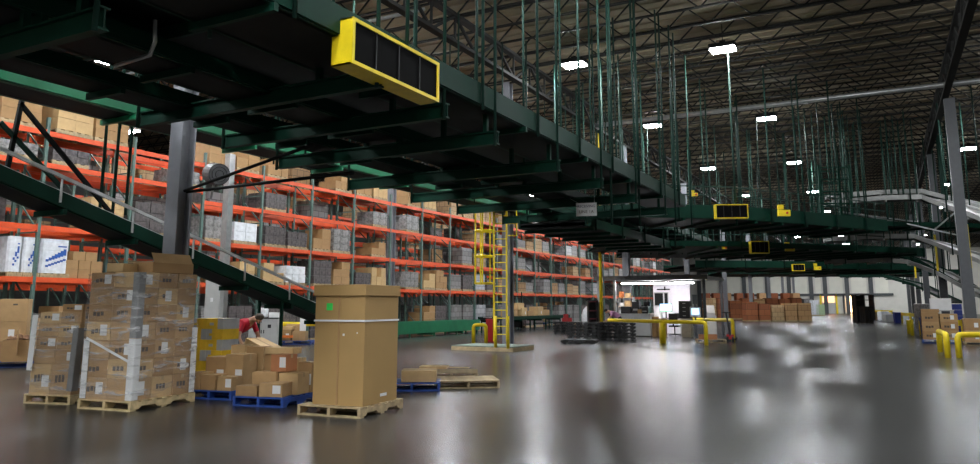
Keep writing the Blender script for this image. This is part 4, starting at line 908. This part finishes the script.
kp = ath(711.5, 336); t = T('printer_kiosk', 'tall white kiosk cabinet with sloping top beside the yellow rail', 'kiosk', kp, PS*.6); M().box(-.27, .27, 0, .5, .03, 1.0).build('body', beige, t, bevel=.01); M().box(-.22, .22, -.012, 0, .1, .7).build('door', beige, t); M().box(-.08, .2, -.014, 0, .84, .88).build('slot', blk, t)
M().prism([(0, 0), (.5, 0), (.5, .5), (.35, .5), (0, .12)], -.26, .22, lambda a_, b_, c_: (c_, a_, b_+1.0)).build('sloping_console', beige, t)
p = ath(697, 343); pallet(p, PS*.6, 1.15, .8, woodold, 'wooden pallet at the foot of the white kiosk'); pz = Vector((p.x, p.y, 0))
carton(loc2w(pz, PS*.6, .45, .2, .142), PS*.6, .7, .3, .2, 'low reddish carton on the pallet by the white kiosk', 'cartons by the kiosk', 3)
hp = ath(730.5, 342); t = T('hand_pallet_truck', 'hand pallet truck with upright handle right of the white kiosk', 'pallet truck', hp, R(10)); M().bar((0, 0, .25), (-.12, .15, 1.2), .05).build('tiller', blk, t); M().tube([(-.3, .15, 1.2), (.06, .15, 1.2)], .025, 8).build('handle', blk, t)
for x in (-.1, .1): M().tube([(x-.04, 0, .11), (x+.04, 0, .11)], .11, 14).build('wheel', blk, t)
M().box(-.14, .14, .02, .2, .1, .3).build('pump_body', redp, t)
for x in (-.2, .2): M().box(x-.07, x+.07, .2, 1.3, .08, .13).build('fork', dark, t)
a_ = ath(632, 340); z_ = .80
p1 = ath(632, 340.5); p2 = ath(663, 343.5); p3 = ath(706.5, 345.5)
ubend([p1+Vector((-1.0, -.1, .86)), p2+Vector((0, 0, .86)), p3+Vector((0, 0, .86)), p3], .075, 'guard_rail', 'long yellow guard rail in front of the white booth')
tag(M().tube([(0, 0, 0), (0, 0, .82)], .13, 12).build('guard_post', yel, None, p2, smooth=True), 'thick yellow post under the middle of the booth guard rail', 'guard post')
p4 = ath(690, 335); p5 = ath(733.5, 341.5); ubend([p4, p4+Vector((0, 0, .80)), p5+Vector((0, 0, .88)), p5], .075, 'guard_rail', 'yellow guard rail behind the white kiosk bending down at the right')
# ------------------------------------------------------------------ distant carton wall
dr_ = random.Random(11); k = 0
for rowi, (py, hh) in enumerate(((321.5, 1.75), (319.5, 2.3))):
    xs = 706
    while xs < 800:
        wpx = dr_.uniform(11.5, 14.5)*(1.0 if rowi == 0 else .9); 
        if rowi == 0 and xs < 745: xs += wpx; continue
        mi = dr_.choice([0, 1, 1, 0, 4]) if rowi == 0 else dr_.choice([4, 4, 0, 1])
        d = HC*FP/(py-305.2); k += 1
        gaylord(xs+wpx/2, py, wpx*d/FP*.97, hh*dr_.uniform(.85, 1.05), mi, '%s %s in the %s row of the distant carton wall, from left' % (ORD[k-1], ('brown carton stack', 'tan carton stack', '', '', 'red orange bin stack')[mi], ('front', 'back')[rowi]), 'stacks of the distant carton wall'); xs += wpx+.4
for i, px in enumerate((708, 718, 729, 741, 752, 764, 776, 788, 798)):
    p = ath(px, 317.2); t = T('bulk_bin_stack', '%s tall red orange bin stack from left behind the distant carton wall' % ORD[i], 'bin stack', p, PS, 'tall red orange bin stacks')
    w = .85
    for z in range(3): M().box(-w/2, w/2, 0, 1, .1+z*1.0, .1+z*1.0+.92).build('bin', mat('bin_orange_red', (.30, .085, .03), .6) if (i*2+z) % 3 else mat('bin_brown', (.46, .26, .12), .7), t)
    M().box(-w/2, w/2, 0, 1, 0, .1).build('pallet_base', woodold, t)
for i, (px, m, h) in enumerate(((815, wrapw, 2.2), (809.5, bk[2], 2.4), (821, mat('pale_green_goods', (.42, .55, .33), .6), 1.6))):
    p = ath(px, 315.8); t = T('pallet_load', ('white wrapped pallet load far down the aisle by the doors', 'grey wrapped pallet load at the end of the carton wall', 'pale green pallet load far down the aisle')[i], 'pallet load', p, PS)
    M().box(-.65, .65, 0, 1, 0, .13).build('pallet_base', woodold, t); M().box(-.62, .62, .02, .98, .13, h).build('wrapped_goods', m, t)
# ------------------------------------------------------------------ right side
for s, (px, py, n, lab) in enumerate(((859.5, 322.5, 9, 'left'), (867.5, 322.8, 9, 'right'))):
    p = ath(px, py); d = HC*FP/(py-305.2)
    for i in range(n):
        o = place(bpm, 'plastic_pallet', None, (p.x, p.y, i*.153), (0, 0, PS)); o.scale = (.55, .8, 1); tag(o, 'dark plastic pallet, %s up in the %s far stack by the right columns' % (ORD[i], lab), 'pallet', 'far dark pallet stacks')
p = ath(866, 320); t = T('storage_rack', 'dark tall rack behind the far dark pallet stacks', 'rack', p+Vector((0, 2, 0)), PS)
for x in (-.95, -.05, .9): M().box(x-.06, x+.06, 0, .9, 0, 2.6).build('upright', blk, t)
for z in (.6, 1.3, 2.0, 2.55): M().box(-.89, .84, .02, .88, z, z+.08).build('shelf', blk, t)
M().box(-.89, -.11, .8, .88, .2, 2.5).build('back_panel', dark, t)
def rail2(pa, pb_, h, label):
    A = ath(*pa); B = ath(*pb_); t = T('guard_rail', label, 'guard rail', A); d = B-A
    M().bar((0, 0, h), d+Vector((0, 0, h)), .08, .24).build('rail', yel, t)
    for u in (.02, .5, .98): q = d*u; M().box(q.x-.07, q.x+.07, q.y-.07, q.y+.07, 0, h+.15).build('post', yel, t)
rail2((902, 323), (921, 325.5), .75, 'yellow guard rail beside the distant right columns'); rail2((872, 318), (893, 318.5), .8, 'far yellow guard rail right of the dark pallet stacks')
rail2((956, 340.5), (973, 341.5), .75, 'yellow guard rail behind the right carton stacks')
for i, (px, py, h, lab) in enumerate(((909.3, 334, .72, 'left yellow bollard of the pair by the right column'), (912.5, 335.5, .78, 'right yellow bollard of the pair by the right column'), (921.5, 334.5, .7, 'yellow bollard left of the blue bin at the right column'))):
    tag(M().tube([(0, 0, 0), (0, 0, h-.03), (0, 0, h)], .085, 12).build('bollard', yel, None, ath(px, py), smooth=True), lab, 'bollard')
p = ath(940.5, 352); q = ath(948, 358); ubend([p, p+Vector((0, 0, .66)), q+Vector((0, 0, .66)), q], .085, 'guard_hoop', 'yellow guard hoop in front of the right carton stacks')
p = ath(959.5, 358); q = ath(995, 358); ubend([p, p+Vector((0, 0, .66)), q+Vector((0, 0, .66)), q], .085, 'guard_hoop', 'yellow guard hoop at the right frame edge')
bin_(897.5, 323, .5, .85, blue, 'dark blue barrel bin beside the far yellow guard rail'); bin_(925.5, 336, .34, .85, blue, 'narrow dark blue bin beside the right column')
p = ath(941, 343.5); pallet(p+Vector((-.62, -.0, 0)), 0, 1.3, 1.0, bluep, 'blue pallet under the right carton stacks'); pz = p+Vector((-.62, 0, 0)); pz.z = 0
for c in range(2):
    hs = (.34, .36, .36) if c == 0 else (.36, .36, .3); z = .142
    for i, h in enumerate(hs):
        carton(loc2w(pz, 0, .33+c*.64, .45, z), 0, .60, .8, h-.003, '%s carton in the %s column of the right blue pallet stack' % (('bottom', 'middle', 'top')[i], ('left', 'right')[c]), 'cartons on the right blue pallet', (1, 0)[(i+c) % 2], 4, 1 if (c == 1 or i == 0) else 0); z += h
carton(loc2w(pz, 0, .35, .45, 1.205), 0, .62, .8, .14, 'flat carton lying on top of the left column, right stack', 'cartons on the right blue pallet', 1)
tag(M().box(-.38, .38, -.25, .25, 0, .48).build('white_box', mwhite, None, loc2w(pz, 0, .82, 1.7, 1.30), 0, bevel=.01), 'white box standing on a shelf behind the right carton stacks', 'box')
t = T('pedestal_table', 'grey table holding the white box behind right cartons', 'table', loc2w(pz, 0, .82, 1.7, 0)); M().box(-.45, .45, -.32, .32, 1.26, 1.30).build('tabletop', grey, t)
for x in (-.4, .4):
    for y in (-.27, .27): M().box(x-.025, x+.025, y-.025, y+.025, 0, 1.26).build('leg', grey, t)
p = ath(962, 341); t = T('blue_tote_stack', 'tall blue plastic tote stack at the right column', 'tote stack', p+Vector((.0, 1.3, 0)), 0)
for i in range(6): M().box(-.2+.004*(i % 2), .2, -.2, .2, i*.26, i*.26+.25).build('tote', blue, t)
p = ath(975, 346); pz = Vector((p.x-.3, p.y, 0)); pallet(pz, 0, 1.2, 1.0, woodold, 'wooden pallet under the cartons at the right frame edge')
for i in range(2):
    for c in range(2): carton(loc2w(pz, 0, .3+c*.58, .45, .142+i*.43), 0, .55, .75, .426, '%s carton in the %s column at the right frame edge' % (('lower', 'upper')[i], ('left', 'right')[c]), 'cartons at the right frame edge', (0, 1)[(i+c) % 2], 0, 1)
carton(ath(882, 319.5)+Vector((0, 0, 0)), PS, 1.2, .8, .8, 'pale carton far down the aisle by the far yellow rail', None, 2)
for i, (px, py, h, m) in enumerate(((886, 321, .9, wrapw), (891, 322, .7, grey), (929, 330, 1.6, wrapg))):
    tag(M().box(-.4, .4, 0, .8, 0, h).build('wrapped_bundle', m, None, ath(px, py), PS, bevel=.06), ('white wrapped bundle left of the blue barrel bin', 'grey wrapped bundle beside the blue barrel bin', 'grey wrapped bundle behind the right column foot')[i], 'bundle')
for i, (px, py, dd) in enumerate(((938, 246, 41), (916, 253, 52), (971, 243, 34))):
    tag(M().box(-.05, .05, -.05, .05, 0, 2.0).build('yellow_guard', yel, None, atd(px, py+25, dd)), ('yellow strip on the second right column', 'yellow strip on the distant right column', 'yellow strip on the nearest right column')[i], 'guard strip')
# ------------------------------------------------------------------ people
skin = mat('skin', (.50, .28, .19), .5, var=.05); shirtR = mat('red_shirt', (.55, .015, .045), .75, var=.1); shirtP = mat('pink_shirt', (.62, .30, .52), .75, var=.1)
jeans = mat('dark_trousers', (.03, .035, .05), .8); shoe = mat('dark_shoe', (.02, .02, .02), .6); hairm = mat('grey_brown_hair', (.10, .075, .055), .7, var=.4, scale=30); hairk = mat('black_hair', (.015, .012, .012), .6); eyem = mat('eye_dark', (.02, .02, .02), .2)
def person(loc, rz, label, shirt, hair, hands, bendz=0, shorts=False):
    V = []; E_ = []; Rr = []; Z = []
    def add(p, r, par, zone):
        V.append(p); Rr.append(r if isinstance(r, tuple) else (r, r)); Z.append(zone)
        if par is not None: E_.append((par, len(V)-1))
        return len(V)-1
    pel = add((0, 0, .93), (.13, .155), None, 2); wa = add((.13, 0, 1.01), (.115, .14), pel, 1); ch = add((.30, 0, 1.10), (.125, .165), wa, 1); ut = add((.40, 0, 1.16), (.10, .14), ch, 1)
    nk = add((.50, 0, 1.21), .055, ut, 0); hd = add((.57, 0, 1.23), (.075, .07), nk, 0); hd2 = add((.655, 0, 1.225), (.085, .078), hd, 0); hd3 = add((.72, 0, 1.235), (.065, .065), hd2, 0)
    nose = add((.655, 0, 1.125), .014, hd2, 0); 
    for s in (-1, 1):
        hip = add((.0, s*.10, .84), .095, pel, 2); kn = add((.05, s*.115, .50), .062, hip, 2 if not shorts else 0); an = add((-.02, s*.12, .10), .042, kn, 2 if not shorts else 0); he = add((.0, s*.12, .05), .045, an, 3); to = add((.17, s*.13, .04), (.045, .035), he, 3)
        h = hands[0 if s < 0 else 1]; sh = add((.385, s*.165, 1.145), .065, ut, 1); H_ = Vector(h); S_ = Vector((.385, s*.2, 1.10)); el = S_.lerp(H_, .5)+Vector((-.05, s*.06, -.02)); sl = S_.lerp(el, .6)
        a1 = add(tuple(sl), .05, sh, 1); e1 = add(tuple(el), .038, a1, 0); w1 = add(tuple(H_), .025, e1, 0)
        d = (H_-el).normalized(); side = Vector((0, 1, 0)).cross(d).normalized(); lat = d.cross(side).normalized()
        pm = add(tuple(H_+d*.06), (.022, .03), w1, 0)
        for f, (o_, ln) in enumerate(((-.033, .065), (-.011, .078), (.011, .072), (.033, .055))):
            b0 = H_+d*.085+lat*o_; k1 = add(tuple(b0), .0095, pm, 0); k2 = add(tuple(b0+d*ln*.5+side*.006), .009, k1, 0); add(tuple(b0+d*ln*.85+side*.03), .008, k2, 0)
        th = add(tuple(H_+d*.03+lat*(-.035)+side*.02), .011, w1, 0); add(tuple(H_+d*.07+lat*(-.045)+side*.045), .0095, th, 0)
    me = bpy.data.meshes.new('sk'); me.from_pydata(V, E_, []); o = bpy.data.objects.new('sk', me); COL.objects.link(o); o.modifiers.new('s', 'SKIN')
    for i, sv in enumerate(me.skin_vertices[0].data): sv.radius = Rr[i]; sv.use_root = (i == 0)
    o.modifiers.new('u', 'SUBSURF').levels = 2; dg = bpy.context.evaluated_depsgraph_get(); bm_ = bpy.data.meshes.new_from_object(o.evaluated_get(dg)); bpy.data.objects.remove(o)
    bm_.name = 'body'; bm_.materials.clear()
    for m in (skin, shirt, jeans, shoe): bm_.materials.append(m)
    segs = [(Vector(V[a]), Vector(V[b_]), Z[b_]) for a, b_ in E_]
    for f in bm_.polygons:
        c = f.center; best = 9; z = 0
        for A, B, zz in segs:
            ab = B-A; u = max(0, min(1, (c-A).dot(ab)/max(ab.length_squared, 1e-9))); dd = (c-(A+ab*u)).length
            if dd < best: best = dd; z = zz
        f.material_index = z; f.use_smooth = True
    t = tag(place(bm_, 'person', None, loc, rz), label, 'person')
    b = M(); b.sphere((.665, 0, 1.26), .098, 14, (1.02, .88, .80)); b.build('hair', hair, t, smooth=True)
    for s in (-1, 1):
        M().sphere((.695, s*.03, 1.155), .012, 8).build('eye', eyem, t); M().sphere((.63, s*.082, 1.20), .026, 8, (.7, .35, 1)).build('ear', skin, t)
    M().box(.605, .62, -.022, .022, 1.135, 1.142).build('mouth', mat('lips', (.35, .12, .1), .5), t)
    return t
pr = ath(224, 379); rp = (pr.x, pr.y+.15, 0); ra = R(8)
person(rp, ra, 'person in a red shirt bending over the carton pile, holding a long carton', shirtR, hairm, ((.50, -.24, .66), (.66, .20, .64)))
hc_ = Vector((rp[0], rp[1], 0)); 
hx = carton((hc_.x+.92, hc_.y-.02, .60), (0, R(14), R(-12)), .78, .40, .15, 'long carton held tilted by the person in the red shirt', G, 2, 0, 0)
pp_ = ath(616, 339); person((pp_.x, pp_.y+.75, 0), R(180+18), 'person in a pink shirt bending forward behind the black pallet stacks', shirtP, hairk, ((.62, -.2, .82), (.66, .2, .82)))
# ------------------------------------------------------------------ world and view
w = bpy.data.worlds.new('world'); scn.world = w; w.use_nodes = True
w.node_tree.nodes['Background'].inputs[0].default_value = (.5, .55, .6, 1); w.node_tree.nodes['Background'].inputs[1].default_value = .006
scn.view_settings.view_transform = 'Standard'; scn.view_settings.look = 'None'; scn.view_settings.gamma = 1; scn.view_settings.use_curve_mapping = False
scn.view_settings.exposure = 1.3
cy_ = scn.cycles; cy_.max_bounces = 6; cy_.diffuse_bounces = 3; cy_.glossy_bounces = 3; cy_.transparent_max_bounces = 8; cy_.use_denoising = True; cy_.caustics_reflective = False; cy_.caustics_refractive = False
cy_.sample_clamp_indirect = 4.0
